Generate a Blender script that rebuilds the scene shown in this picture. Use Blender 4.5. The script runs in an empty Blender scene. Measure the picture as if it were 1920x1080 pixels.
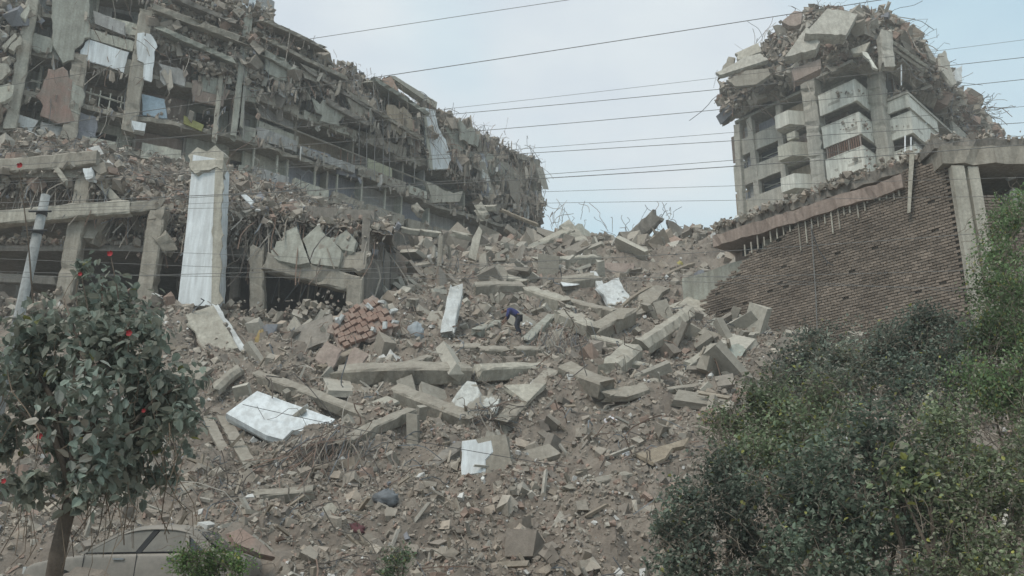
import bpy, math, random
import numpy as np
from mathutils import Vector

# ------------------------------------------------------------------ camera, sky, sun, exposure
SC = bpy.context.scene
COL = SC.collection
F, PITCH, CZ = 1700.0, math.radians(17.0), 1.7
CP, SP = math.cos(PITCH), math.sin(PITCH)
cd = bpy.data.cameras.new("camera"); cam = bpy.data.objects.new("camera", cd); COL.objects.link(cam)
cam.location = (0, 0, CZ); cam.rotation_euler = (math.radians(90) + PITCH, 0, 0)
cd.sensor_width = 36.0; cd.lens = 36.0 * F / 1920.0; cd.clip_end = 3000.0; cd.clip_start = 0.1
SC.camera = cam
SUN_EL, SUN_AZ = math.radians(52), math.radians(215)
W = bpy.data.worlds.new("World"); SC.world = W; W.use_nodes = True
nt = W.node_tree; nt.nodes.clear()
wo = nt.nodes.new("ShaderNodeOutputWorld")
sky = nt.nodes.new("ShaderNodeTexSky"); sky.sky_type = 'NISHITA'; sky.sun_disc = False
sky.sun_elevation = SUN_EL; sky.sun_rotation = SUN_AZ; sky.air_density = 1.0; sky.dust_density = 2.0; sky.altitude = 900
bg1 = nt.nodes.new("ShaderNodeBackground"); bg1.inputs[1].default_value = 0.15
nt.links.new(sky.outputs[0], bg1.inputs[0])
tc = nt.nodes.new("ShaderNodeTexCoord")
mp = nt.nodes.new("ShaderNodeMapping"); mp.inputs['Scale'].default_value = (1.0, 1.0, 2.6); mp.inputs['Location'].default_value = (0.35, 0.1, 0.2)
nt.links.new(tc.outputs['Generated'], mp.inputs[0])
nz = nt.nodes.new("ShaderNodeTexNoise"); nz.inputs['Scale'].default_value = 2.3; nz.inputs['Detail'].default_value = 6; nz.inputs['Roughness'].default_value = 0.55
nt.links.new(mp.outputs[0], nz.inputs[0])
cr = nt.nodes.new("ShaderNodeValToRGB")
cr.color_ramp.elements[0].position = 0.34; cr.color_ramp.elements[0].color = (0.74, 0.74, 0.74, 1)
cr.color_ramp.elements[1].position = 0.64; cr.color_ramp.elements[1].color = (0.98, 0.98, 0.98, 1)
nt.links.new(nz.outputs[0], cr.inputs[0])
nz2 = nt.nodes.new("ShaderNodeTexNoise"); nz2.inputs['Scale'].default_value = 1.6; nz2.inputs['Detail'].default_value = 3
mp2 = nt.nodes.new("ShaderNodeMapping"); mp2.inputs['Location'].default_value = (3.1, 1.7, 0.4)
nt.links.new(tc.outputs['Generated'], mp2.inputs[0]); nt.links.new(mp2.outputs[0], nz2.inputs[0])
cr2 = nt.nodes.new("ShaderNodeValToRGB")
cr2.color_ramp.elements[0].position = 0.43; cr2.color_ramp.elements[0].color = (0.42, 0.60, 0.67, 1)
cr2.color_ramp.elements[1].position = 0.57; cr2.color_ramp.elements[1].color = (0.60, 0.65, 0.675, 1)
nt.links.new(nz2.outputs[0], cr2.inputs[0])
bg2 = nt.nodes.new("ShaderNodeBackground"); bg2.inputs[1].default_value = 1.0
nt.links.new(cr2.outputs[0], bg2.inputs[0])
mx = nt.nodes.new("ShaderNodeMixShader")
nt.links.new(cr.outputs[0], mx.inputs[0]); nt.links.new(bg1.outputs[0], mx.inputs[1]); nt.links.new(bg2.outputs[0], mx.inputs[2])
nt.links.new(mx.outputs[0], wo.inputs[0])
sl = bpy.data.lights.new("sun", 'SUN'); so = bpy.data.objects.new("sun", sl); COL.objects.link(so)
sl.energy = 1.5; sl.angle = math.radians(25); sl.color = (1.0, 0.93, 0.84)
so.rotation_euler = (math.radians(90) - SUN_EL, 0, math.radians(180) - SUN_AZ)
SC.view_settings.view_transform = 'Standard'; SC.view_settings.look = 'None'
SC.view_settings.exposure = 0.48; SC.view_settings.gamma = 1.0; SC.view_settings.use_curve_mapping = False
try:
    SC.cycles.use_denoising = True
    SC.cycles.max_bounces = 5; SC.cycles.diffuse_bounces = 3; SC.cycles.glossy_bounces = 2; SC.cycles.transmission_bounces = 3; SC.cycles.volume_bounces = 0
except Exception:
    pass

RNG = np.random.default_rng(7)
random.seed(5)
V3 = lambda a: np.asarray(a, float)
CAM = V3((0, 0, CZ))

# ------------------------------------------------------------------ measuring helpers (photo position -> place in the world)
def ray(px, py):
    u, v = (px - 960) / F, (540 - py) / F
    return V3((u, -SP * v + CP, CP * v + SP))
def at(px, py, Y):
    d = ray(px, py); return CAM + d * (Y / d[1])
def zdepth(p): return p[1] * CP + (p[2] - CZ) * SP
def mpx(p): return zdepth(p) / F          # metres per photo pixel at a point
def on_plane(px, py, P, n):
    r = ray(px, py); t = np.dot(n, P - CAM) / np.dot(n, r); return CAM + r * t
def unit(a): a = V3(a); return a / np.linalg.norm(a)

# lattice noise
_T = np.random.default_rng(3).random((256, 256))
def vnoise(x, y):
    x = np.asarray(x, float); y = np.asarray(y, float)
    xi = np.floor(x).astype(int); yi = np.floor(y).astype(int); fx = x - xi; fy = y - yi
    fx = fx * fx * (3 - 2 * fx); fy = fy * fy * (3 - 2 * fy)
    a = _T[xi & 255, yi & 255]; b = _T[(xi + 1) & 255, yi & 255]; c = _T[xi & 255, (yi + 1) & 255]; d = _T[(xi + 1) & 255, (yi + 1) & 255]
    return (a * (1 - fx) + b * fx) * (1 - fy) + (c * (1 - fx) + d * fx) * fy - 0.5
def fbm(x, y, o=4, l=2.1, g=0.5):
    s = 0; a = 1.0
    for i in range(o):
        s = s + a * vnoise(x + 17.3 * i, y - 9.1 * i); x = x * l; y = y * l; a *= g
    return s

# the rubble hill
_SY = [-60, 0, 12, 16, 20, 24, 30, 36, 42, 50, 58, 64, 68, 72, 85, 120, 400, 2500]
_SZ = [0, 0, .2, .7, 1.4, 3.2, 6.3, 9.6, 12.8, 17.2, 21.4, 24.4, 25.0, 23.5, 16, 10, 5, 5]
def smooth(a, b, x): t = np.clip((x - a) / (b - a), 0, 1); return t * t * (3 - 2 * t)
def H0(X, Y):
    X = np.asarray(X, float); Y = np.asarray(Y, float)
    z = np.interp(Y, _SY, _SZ)
    pod = smooth(-6.2, -8.2, X) * smooth(40.8, 41.8, Y) * (1 - smooth(56, 60, Y))
    z = z * (1 - pod) + pod * np.minimum(z, 13.2)
    z = z + 0.9 * smooth(8, 16, X) * smooth(52, 60, Y) * (1 - smooth(70, 80, Y))
    side = smooth(28, 60, np.abs(X)) * smooth(20, 60, Y)
    return z * (1 - side * 0.55)
def big_noise(X, Y): return 1.3 * fbm(np.asarray(X) * .2, np.asarray(Y) * .24, 2)
def H(X, Y):
    m = smooth(13, 20, np.asarray(Y, float)) * (1 - smooth(90, 140, np.asarray(Y, float)))
    pod = smooth(-6.2, -8.2, np.asarray(X, float)) * smooth(41, 42, np.asarray(Y, float)) * (1 - smooth(56, 60, np.asarray(Y, float)))
    n = big_noise(X, Y) + 0.85 * fbm(np.asarray(X) * .95 + 40, np.asarray(Y) * .95, 4) + .26 * fbm(np.asarray(X) * 2.6, np.asarray(Y) * 2.6 + 7, 2)
    return H0(X, Y) + n * (m * (1 - .85 * pod) + 0.03)
def hit(px, py, lift=0.0):
    r = ray(px, py); Y = np.arange(9, 95, 0.05); P = CAM[None, :] + r[None, :] * (Y / r[1])[:, None]
    d = P[:, 2] - H0(P[:, 0], P[:, 1]) - big_noise(P[:, 0], P[:, 1]) * smooth(13, 20, P[:, 1]); k = np.where(d < lift)[0]
    return P[k[0]] if len(k) else at(px, py, 66.0)

# ------------------------------------------------------------------ materials
MATS = {}
def _nodes(name):
    m = bpy.data.materials.new(name); m.use_nodes = True; t = m.node_tree; b = t.nodes["Principled BSDF"]
    MATS[name] = m; return m, t, b
def _noise(t, scale, detail=5, rough=.6, coord=None, dist=0.0):
    n = t.nodes.new("ShaderNodeTexNoise"); n.inputs['Scale'].default_value = scale; n.inputs['Detail'].default_value = detail
    n.inputs['Roughness'].default_value = rough; n.inputs['Distortion'].default_value = dist
    if coord: t.links.new(coord, n.inputs[0])
    return n
def _ramp(t, src, p0, p1, c0=(0, 0, 0, 1), c1=(1, 1, 1, 1)):
    r = t.nodes.new("ShaderNodeValToRGB"); r.color_ramp.elements[0].position = p0; r.color_ramp.elements[1].position = p1
    r.color_ramp.elements[0].color = c0; r.color_ramp.elements[1].color = c1; t.links.new(src, r.inputs[0]); return r
def _mix(t, fac, a, b, mode='MIX'):
    m = t.nodes.new("ShaderNodeMix"); m.data_type = 'RGBA'; m.blend_type = mode
    if isinstance(fac, float): m.inputs[0].default_value = fac
    else: t.links.new(fac, m.inputs[0])
    for i, s in ((6, a), (7, b)):
        if isinstance(s, tuple): m.inputs[i].default_value = (*s[:3], 1)
        else: t.links.new(s, m.inputs[i])
    return m.outputs[2]
DUST = (.315, .272, .226)
def surf(name, col, col2=None, scale=1.2, rough=.92, bump=.5, bscale=9, under=None, peel=.5, pscale=1.1, dust=.35, streak=True, grain=.5):
    """dusty broken building surface: two-tone noise, optional peeled patches of `under`, dust, relief"""
    m, t, b = _nodes(name)
    geo = t.nodes.new("ShaderNodeNewGeometry"); co = geo.outputs['Position']
    col2 = col2 or tuple(c * .66 for c in col)
    n1 = _noise(t, scale, 6, .65, co)
    c = _mix(t, _ramp(t, n1.outputs[0], .34, .66).outputs[0], col2, col)
    n2 = _noise(t, scale * 7, 4, .7, co)
    c = _mix(t, grain, c, _ramp(t, n2.outputs[0], .3, .7, (.55, .55, .55, 1), (1.25, 1.22, 1.18, 1)).outputs[0], 'MULTIPLY')
    if streak:
        mp = t.nodes.new("ShaderNodeMapping"); mp.inputs['Scale'].default_value = (4.5, 4.5, .35); t.links.new(co, mp.inputs[0])
        n4 = _noise(t, 1.0, 4, .6, mp.outputs[0])
        c = _mix(t, .38, c, _ramp(t, n4.outputs[0], .4, .62, (.5, .47, .44, 1), (1.1, 1.1, 1.1, 1)).outputs[0], 'MULTIPLY')
    if under:
        n3 = _noise(t, pscale, 5, .6, co, .4)
        c = _mix(t, _ramp(t, n3.outputs[0], peel - .015, peel + .015).outputs[0], c, under)
    n5 = _noise(t, .8, 5, .7, co)
    sep = t.nodes.new("ShaderNodeSeparateXYZ"); t.links.new(geo.outputs['Normal'], sep.inputs[0])
    up = t.nodes.new("ShaderNodeMapRange"); up.inputs[1].default_value = -.2; up.inputs[2].default_value = 1.0
    up.inputs[3].default_value = .15; up.inputs[4].default_value = 1.0; t.links.new(sep.outputs[2], up.inputs[0])
    dm = t.nodes.new("ShaderNodeMath"); dm.operation = 'MULTIPLY'; t.links.new(_ramp(t, n5.outputs[0], .35, .65).outputs[0], dm.inputs[0]); t.links.new(up.outputs[0], dm.inputs[1])
    dm2 = t.nodes.new("ShaderNodeMath"); dm2.operation = 'MULTIPLY'; dm2.inputs[1].default_value = dust * 1.7; dm2.use_clamp = True; t.links.new(dm.outputs[0], dm2.inputs[0])
    c = _mix(t, dm2.outputs[0], c, DUST)
    t.links.new(c, b.inputs['Base Color']); b.inputs['Roughness'].default_value = rough
    b.inputs['Specular IOR Level'].default_value = .2
    nb = _noise(t, bscale, 6, .7, co)
    bp = t.nodes.new("ShaderNodeBump"); bp.inputs['Strength'].default_value = bump; bp.inputs['Distance'].default_value = .06
    t.links.new(nb.outputs[0], bp.inputs['Height']); t.links.new(bp.outputs[0], b.inputs['Normal'])
    return m
def tinted(name, rough=.95, bump=.4, bscale=14, vary=.5):
    m, t, b = _nodes(name)
    a = t.nodes.new("ShaderNodeAttribute"); a.attribute_name = "tint"
    geo = t.nodes.new("ShaderNodeNewGeometry")
    n = _noise(t, 5, 4, .7, geo.outputs['Position'])
    c = _mix(t, vary, a.outputs[0], _ramp(t, n.outputs[0], .3, .7, (.6, .6, .6, 1), (1.3, 1.3, 1.3, 1)).outputs[0], 'MULTIPLY')
    t.links.new(c, b.inputs['Base Color']); b.inputs['Roughness'].default_value = rough; b.inputs['Specular IOR Level'].default_value = .15
    if bump:
        nb = _noise(t, bscale, 5, .7, geo.outputs['Position'])
        bp = t.nodes.new("ShaderNodeBump"); bp.inputs['Strength'].default_value = bump; bp.inputs['Distance'].default_value = .05
        t.links.new(nb.outputs[0], bp.inputs['Height']); t.links.new(bp.outputs[0], b.inputs['Normal'])
    return m
def leafmat(name):
    m, t, b = _nodes(name)
    a = t.nodes.new("ShaderNodeAttribute"); a.attribute_name = "tint"
    t.links.new(a.outputs[0], b.inputs['Base Color']); b.inputs['Roughness'].default_value = .62; b.inputs['Specular IOR Level'].default_value = .3
    tr = t.nodes.new("ShaderNodeBsdfTranslucent"); t.links.new(a.outputs[0], tr.inputs[0])
    ms = t.nodes.new("ShaderNodeMixShader"); ms.inputs[0].default_value = .36
    t.links.new(b.outputs[0], ms.inputs[1]); t.links.new(tr.outputs[0], ms.inputs[2])
    t.links.new(ms.outputs[0], t.nodes["Material Output"].inputs[0]); return m
def plain(name, col, rough=.7, metal=0.0, spec=.3):
    m, t, b = _nodes(name); geo = t.nodes.new("ShaderNodeNewGeometry")
    n = _noise(t, 6, 5, .65, geo.outputs['Position'])
    c = _mix(t, 1.0, col, _ramp(t, n.outputs[0], .3, .7, (.75, .75, .75, 1), (1.15, 1.15, 1.15, 1)).outputs[0], 'MULTIPLY')
    t.links.new(c, b.inputs['Base Color']); b.inputs['Roughness'].default_value = rough; b.inputs['Metallic'].default_value = metal; b.inputs['Specular IOR Level'].default_value = spec
    return m
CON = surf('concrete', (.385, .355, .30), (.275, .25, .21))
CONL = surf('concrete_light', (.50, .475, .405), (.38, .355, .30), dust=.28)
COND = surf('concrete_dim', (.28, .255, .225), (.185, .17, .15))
CONG = surf('concrete_greenish', (.40, .405, .355), (.30, .30, .26), dust=.22)
WHITE = surf('white_paint', (.70, .72, .71), (.55, .57, .57), dust=.22, under=(.30, .275, .235), peel=.62, grain=.25)
WHITEC = surf('white_paint_clean', (.76, .79, .80), (.69, .72, .73), dust=.12, under=(.36, .33, .28), peel=.71, pscale=2.2, bump=.15, bscale=22, grain=.16)
PEEL = surf('white_paint_peeled', (.70, .72, .69), (.55, .55, .52), dust=.2, under=(.30, .27, .225), peel=.50, pscale=.8)
CREAM = surf('cream_paint', (.56, .55, .47), (.43, .42, .36), dust=.22, under=(.33, .30, .255), peel=.66)
TOWERP = surf('tower_paint', (.74, .735, .66), (.62, .61, .545), dust=.10, under=(.45, .42, .36), peel=.75, grain=.25)
TOWERC = surf('tower_concrete', (.50, .48, .42), (.40, .38, .335), dust=.2)
BRICK = surf('brick_red', (.30, .185, .145), (.22, .13, .10), scale=3, dust=.45)
BRICKW = surf('brick_wall_patch', (.33, .21, .175), (.28, .235, .20), scale=1.6, dust=.4)
PINK = surf('pink_plaster', (.36, .285, .245), (.28, .22, .19), dust=.38)
LATH = surf('lath_brick', (.185, .150, .118), (.125, .102, .082), scale=.7, dust=.25, streak=False)
LATHD = surf('lath_backing', (.15, .12, .095), (.11, .088, .07), dust=.1)
LILAC = surf('grey_blue_wall', (.31, .32, .355), (.24, .245, .275), dust=.12)
OCHRE = surf('ochre_wall', (.40, .335, .255), (.31, .26, .20), dust=.2)
GREYW = surf('grey_wall', (.42, .415, .40), (.32, .315, .305), dust=.2)
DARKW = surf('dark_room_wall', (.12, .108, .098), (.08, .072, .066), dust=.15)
EARTH = surf('rubble_ground', (.255, .214, .178), (.145, .12, .10), scale=.9, bump=1.0, bscale=5, dust=.4, streak=False)
WOOD = surf('timber', (.34, .285, .22), (.23, .19, .145), scale=4, dust=.35)
CHUNK = tinted('rubble_pieces')
STRAND = tinted('bars_and_cables', bump=0, vary=.3)
LEAF = leafmat('leaves')
BARK = surf('bark', (.17, .135, .105), (.10, .08, .065), scale=6, dust=.25, bscale=25)
CABLE = plain('cable_black', (.05, .05, .052), .6)
CABLEG = plain('cable_grey', (.21, .205, .195), .8)
POLEM = surf('pole_concrete', (.40, .42, .42), (.31, .325, .325), dust=.12)
GLASSD = plain('dark_glass', (.045, .05, .055), .25, 0, .5)
RUST = surf('rusty_metal', (.27, .165, .12), (.18, .11, .085), scale=4, dust=.3)

# ------------------------------------------------------------------ mesh building
def wpos(o):
    p = Vector((0, 0, 0))
    while o is not None: p = p + o.location; o = o.parent
    return np.array(p)
def tag(o, label=None, cat=None, group=None, kind=None):
    if label: o["label"] = label
    if cat: o["category"] = cat
    if group: o["group"] = group
    if kind: o["kind"] = kind
    return o
def mesh(name, V, FA, mat, parent=None, smooth=False, cols=None, attr_dom='FACE'):
    """link one mesh object built from world coordinates; its origin sits at its own base"""
    V = np.asarray(V, float).reshape(-1, 3)
    c = np.array([(V[:, 0].min() + V[:, 0].max()) / 2, (V[:, 1].min() + V[:, 1].max()) / 2, V[:, 2].min()])
    me = bpy.data.meshes.new(name)
    if isinstance(FA, np.ndarray):
        k = FA.shape[1]; n = len(FA)
        me.vertices.add(len(V)); me.vertices.foreach_set("co", (V - c).ravel())
        me.loops.add(n * k); me.loops.foreach_set("vertex_index", FA.ravel().astype(np.int32))
        me.polygons.add(n); me.polygons.foreach_set("loop_start", (np.arange(n) * k).astype(np.int32))
        me.update(calc_edges=True); me.validate()
    else:
        me.from_pydata([tuple(v) for v in (V - c)], [], FA); me.update()
    if cols is not None:
        a = me.attributes.new("tint", 'FLOAT_COLOR', attr_dom)
        cc = np.ones((len(cols), 4), np.float32); cc[:, :3] = cols
        a.data.foreach_set("color", cc.ravel())
    if not smooth: me.shade_flat()
    if smooth: me.polygons.foreach_set("use_smooth", [True] * len(me.polygons))
    me.materials.append(mat)
    o = bpy.data.objects.new(name, me); COL.objects.link(o)
    if parent is not None:
        o.parent = parent; o.location = Vector(c - wpos(parent))
    else: o.location = Vector(c)
    return o
def empty(name, loc, label, cat, group=None):
    o = bpy.data.objects.new(name, None); COL.objects.link(o); o.location = Vector(loc); o.empty_display_size = .3
    return tag(o, label, cat, group)
class MB:
    def __init__(s): s.v = []; s.f = []
    def add(s, V, FA):
        k = len(s.v); s.v += [tuple(map(float, p)) for p in V]; s.f += [tuple(i + k for i in f) for f in FA]; return s
    def box8(s, p):
        return s.add(p, [(0, 3, 2, 1), (4, 5, 6, 7), (0, 1, 5, 4), (1, 2, 6, 5), (2, 3, 7, 6), (3, 0, 4, 7)])
    def obox(s, c, ax, ay, az):
        c, ax, ay, az = map(V3, (c, ax, ay, az))
        return s.box8([c - ax - ay - az, c + ax - ay - az, c + ax + ay - az, c - ax + ay - az, c - ax - ay + az, c + ax - ay + az, c + ax + ay + az, c - ax + ay + az])
    def prism(s, poly, vec):
        n = len(poly); A = [V3(p) for p in poly]; B = [p + vec for p in A]
        return s.add(A + B, [tuple(range(n)), tuple(range(2 * n - 1, n - 1, -1))] + [(i, i + n, (i + 1) % n + n, (i + 1) % n) for i in range(n)])
    def tube(s, pts, r, n=6, r1=None):
        pts = [V3(p) for p in pts]; m = len(pts); k = len(s.v); r1 = r if r1 is None else r1; FA = []; VV = []
        ref = V3((0.31, .17, .93))
        for i, p in enumerate(pts):
            d = unit(pts[min(i + 1, m - 1)] - pts[max(i - 1, 0)])
            if abs(d @ ref) > .95: ref = V3((1, 0, .1))
            a = unit(np.cross(d, ref)); b = np.cross(d, a); rr = r + (r1 - r) * i / (m - 1)
            VV += [p + rr * (math.cos(2 * math.pi * j / n) * a + math.sin(2 * math.pi * j / n) * b) for j in range(n)]
        for i in range(m - 1):
            FA += [(i * n + j, i * n + (j + 1) % n, (i + 1) * n + (j + 1) % n, (i + 1) * n + j) for j in range(n)]
        FA += [tuple(range(n - 1, -1, -1)), tuple(range((m - 1) * n, m * n))]
        return s.add(VV, FA)
    def build(s, name, mat, parent=None, smooth=False): return mesh(name, s.v, s.f, mat, parent, smooth)
class Seg:
    """a vertical facade plane: start point, run direction, outward normal towards the camera"""
    def __init__(s, P, d):
        s.P = V3((P[0], P[1], 0)); s.d = unit((d[0], d[1], 0)); s.n = V3((s.d[1], -s.d[0], 0))
        if s.n @ (CAM - s.P) < 0: s.n = -s.n
    def pt(s, a, z, o=0.0): return s.P + s.d * a + s.n * o + V3((0, 0, z))
    def px(s, x, y, o=0.0): return on_plane(x, y, s.P + s.n * o, s.n)
    def sz(s, x, y): q = s.px(x, y); return float((q - s.P) @ s.d), float(q[2])
    def box(s, mb, a0, a1, z0, z1, o0, o1):
        return mb.box8([s.pt(a0, z0, o0), s.pt(a1, z0, o0), s.pt(a1, z0, o1), s.pt(a0, z0, o1), s.pt(a0, z1, o0), s.pt(a1, z1, o0), s.pt(a1, z1, o1), s.pt(a0, z1, o1)])
    def rough(s, mb, a0, a1, z0, z1, o0, o1, jit=.06, step=.45, seed=0, bite=0.0, wob=0.0):
        """slab edge / band with worn arrises: front edge points wander"""
        r = np.random.default_rng(seed); n = max(2, int(abs(a1 - a0) / step)); V = []; FA = []
        for i in range(n + 1):
            a = a0 + (a1 - a0) * i / n; j = r.normal(0, jit, 4); bt = bite * max(0, r.random() - .55); dz = V3((0, 0, wob * float(fbm(a * .22 + seed, seed * 1.7, 3))))
            V += [s.pt(a, z0, o0), s.pt(a, z0 + j[0] * .5, o1 + j[1] - bt) + dz, s.pt(a, z1 + j[2] * .5, o1 + j[3] - bt * .5) + dz, s.pt(a, z1, o0)]
        for i in range(n):
            k = 4 * i
            for q in range(4): FA.append((k + q, k + (q + 1) % 4, k + 4 + (q + 1) % 4, k + 4 + q))
        FA += [(3, 2, 1, 0), (4 * n, 4 * n + 1, 4 * n + 2, 4 * n + 3)]
        return mb.add(V, FA)
    def quad(s, mb, pts, o0, o1):
        """traced outline on this plane, given real thickness o0..o1"""
        return mb.prism([s.px(x, y, o1) for x, y in pts], -s.n * (o1 - o0))
def broken_outline(pts, jag, step, rng):
    out = []; n = len(pts)
    c = sum(pts) / n
    for i in range(n):
        a, b = pts[i], pts[(i + 1) % n]; L = np.linalg.norm(b - a); m = max(1, int(L / step))
        e = unit(b - a); inw = unit(c - (a + b) / 2); k = rng.random() < .45
        for j in range(m):
            p = a + (b - a) * j / m
            if 0 < j: p = p + inw * rng.normal(0, jag * (1.5 if k else .12)) + e * rng.normal(0, jag * .4)
            out.append(p)
    return out
def slab_mesh(pts, n, t, jag=.07, step=.35, seed=0):
    rng = np.random.default_rng(seed); n = unit(n); top = broken_outline([V3(p) for p in pts], jag, step, rng); m = len(top)
    c = sum(top) / m
    mid = [p - n * t * .5 + unit(p - c) * rng.normal(.03, jag * .7) for p in top]
    bot = [p - n * t + unit(c - p) * abs(rng.normal(0, jag)) for p in top]
    FA = [tuple(range(m)), tuple(range(3 * m - 1, 2 * m - 1, -1))]
    for i in range(m):
        j = (i + 1) % m; FA += [(i, i + m, j + m, j), (i + m, i + 2 * m, j + 2 * m, j + m)]
    V = top + mid + bot
    if np.dot(np.cross(V[1] - V[0], V[2] - V[1]), n) < 0: FA = [tuple(reversed(f)) for f in FA]
    return V, FA
def beam_mesh(p0, p1, w, h, up, seed=0, ch=.05, jag=.12, nseg=None):
    rng = np.random.default_rng(seed); p0, p1 = V3(p0), V3(p1); d = p1 - p0; L = np.linalg.norm(d); d = d / L
    a = unit(np.cross(d, up)); b = np.cross(a, d); n = nseg or max(4, int(L / .32)); V = []; FA = []
    cx = min(w, h) * ch * 2.2
    sec = [(-w / 2 + cx, -h / 2), (w / 2 - cx, -h / 2), (w / 2, -h / 2 + cx), (w / 2, h / 2 - cx), (w / 2 - cx, h / 2), (-w / 2 + cx, h / 2), (-w / 2, h / 2 - cx), (-w / 2, -h / 2 + cx)]
    sag = rng.normal(0, .012 * L)
    for i in range(n + 1):
        t = i / n; q = p0 + d * (L * t) + b * (sag * math.sin(math.pi * t))
        for x, y in sec:
            e = rng.normal(0, jag * (1 if i in (0, n) else .2)); k = 1 + rng.normal(0, .04) - (rng.uniform(.1, .34) if rng.random() < .10 else 0)
            V.append(q + d * e + a * x * k + b * y * k)
    for i in range(n):
        for j in range(8): FA.append((8 * i + j, 8 * i + (j + 1) % 8, 8 * i + 8 + (j + 1) % 8, 8 * i + 8 + j))
    V += [p0 + d * abs(rng.normal(0, jag)), p1 - d * abs(rng.normal(0, jag))]; k0 = len(V) - 2
    for j in range(8):
        FA.append((k0, (j + 1) % 8, j)); FA.append((k0 + 1, 8 * n + j, 8 * n + (j + 1) % 8))
    return V, FA
def strands_geo(P, R):
    """P (N,M,3) centre lines, R (N,) radii -> three-sided bars"""
    N, M, _ = P.shape; T = np.gradient(P, axis=1); T /= np.linalg.norm(T, axis=2, keepdims=True) + 1e-9
    ref = np.tile(np.array([.35, .5, .79]), (N, M, 1)); A = np.cross(T, ref); A /= np.linalg.norm(A, axis=2, keepdims=True) + 1e-9; B = np.cross(T, A)
    V = np.stack([P + R[:, None, None] * (math.cos(k * 2.0944) * A + math.sin(k * 2.0944) * B) for k in range(3)], 2).reshape(-1, 3)
    i = (np.arange(N)[:, None] * M + np.arange(M - 1)[None, :]).reshape(-1) * 3; FA = []
    for k in range(3): FA.append(np.stack([i + k, i + (k + 1) % 3, i + 3 + (k + 1) % 3, i + 3 + k], 1))
    return V, np.stack(FA, 1).reshape(-1, 4)
def strands(name, S, D, L, R, cols, parent=None, droop=.6, curl=.25, M=7, seed=0):
    """thin bent bars and cables: starts S, directions D, lengths L"""
    r = np.random.default_rng(seed); N = len(S); t = np.linspace(0, 1, M)[None, :, None]
    D = D / (np.linalg.norm(D, axis=1, keepdims=True) + 1e-9)
    w1 = r.normal(0, curl, (N, 1, 3)); w2 = r.normal(0, curl * .5, (N, 1, 3))
    L = np.asarray(L)[:, None, None]
    P = S[:, None, :] + L * (D[:, None, :] * t + w1 * t ** 2 + w2 * np.sin(t * 6.0) * t)
    P[:, :, 2] -= (L[:, :, 0] * droop) * (t[:, :, 0] ** 2)
    V, FA = strands_geo(P, np.asarray(R))
    c = np.repeat(cols, (M - 1) * 3, axis=0)
    return mesh(name, V, FA, STRAND, parent, cols=c)
def rotmats(N, r, tilt=None):
    q = r.normal(size=(N, 4)); q /= np.linalg.norm(q, axis=1, keepdims=True); w, x, y, z = q.T
    return np.stack([np.stack([1 - 2 * (y * y + z * z), 2 * (x * y - z * w), 2 * (x * z + y * w)], 1), np.stack([2 * (x * y + z * w), 1 - 2 * (x * x + z * z), 2 * (y * z - x * w)], 1), np.stack([2 * (x * z - y * w), 2 * (y * z + x * w), 1 - 2 * (x * x + y * y)], 1)], 1)
CUBE = np.array([(-1, -1, -1), (1, -1, -1), (1, 1, -1), (-1, 1, -1), (-1, -1, 1), (1, -1, 1), (1, 1, 1), (-1, 1, 1)], float)
CUBEF = np.array([(0, 3, 2, 1), (4, 5, 6, 7), (0, 1, 5, 4), (1, 2, 6, 5), (2, 3, 7, 6), (3, 0, 4, 7)])
def chunks_geo(P, S, r, jit=.32):
    N = len(P); V = CUBE[None] * (1 + r.uniform(-jit, jit, (N, 8, 3))); V = V * S[:, None, :]
    V = np.einsum('nij,nkj->nki', rotmats(N, r), V) + P[:, None, :]
    FA = (CUBEF[None] + (np.arange(N) * 8)[:, None, None]).reshape(-1, 4)
    return V.reshape(-1, 3), FA
PAL = np.array([(.34, .305, .255), (.27, .24, .20), (.30, .255, .21), (.22, .19, .16), (.40, .375, .325), (.29, .195, .155), (.25, .165, .13), (.62, .62, .60), (.36, .30, .24), (.17, .15, .132), (.20, .22, .26)])
def tints(N, r, w): return (PAL[r.choice(len(PAL), N, p=np.array(w) / np.sum(w))] * .68 + V3((.29, .248, .208)) * .32) * r.uniform(.9, 1.28, (N, 1))
WB = [14, 18, 16, 14, 6, 5, 4, 1.6, 8, 8, .6]
def sizes(N, r, lo, hi, k=2.2):
    u = r.random(N); return (lo ** -k + u * (hi ** -k - lo ** -k)) ** (-1 / k)
def shapes3(N, r):
    """blocky, flat and stick-like pieces"""
    s = np.ones((N, 3)) * r.uniform(.6, 1.1, (N, 3)); k = r.random(N)
    f = k < .30; s[f, 2] *= .34
    g = (k >= .30) & (k < .42); s[g, 1] *= .32; s[g, 2] *= .26; s[g, 0] *= 1.6
    return s
def pieces(name, P, sz, r, parent=None, w=WB, jit=.45):
    V, FA = chunks_geo(P, shapes3(len(P), r) * (sz * .5)[:, None], r, jit)
    return mesh(name, V, FA, CHUNK, parent, cols=np.repeat(tints(len(P), r, w), 6, axis=0))
BARC = np.array([(.20, .165, .14), (.27, .235, .195), (.14, .125, .115), (.33, .30, .26), (.23, .16, .125), (.17, .18, .19)])
def barcols(N, r): return BARC[r.integers(0, len(BARC), N)] * r.uniform(.8, 1.2, (N, 1))

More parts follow.
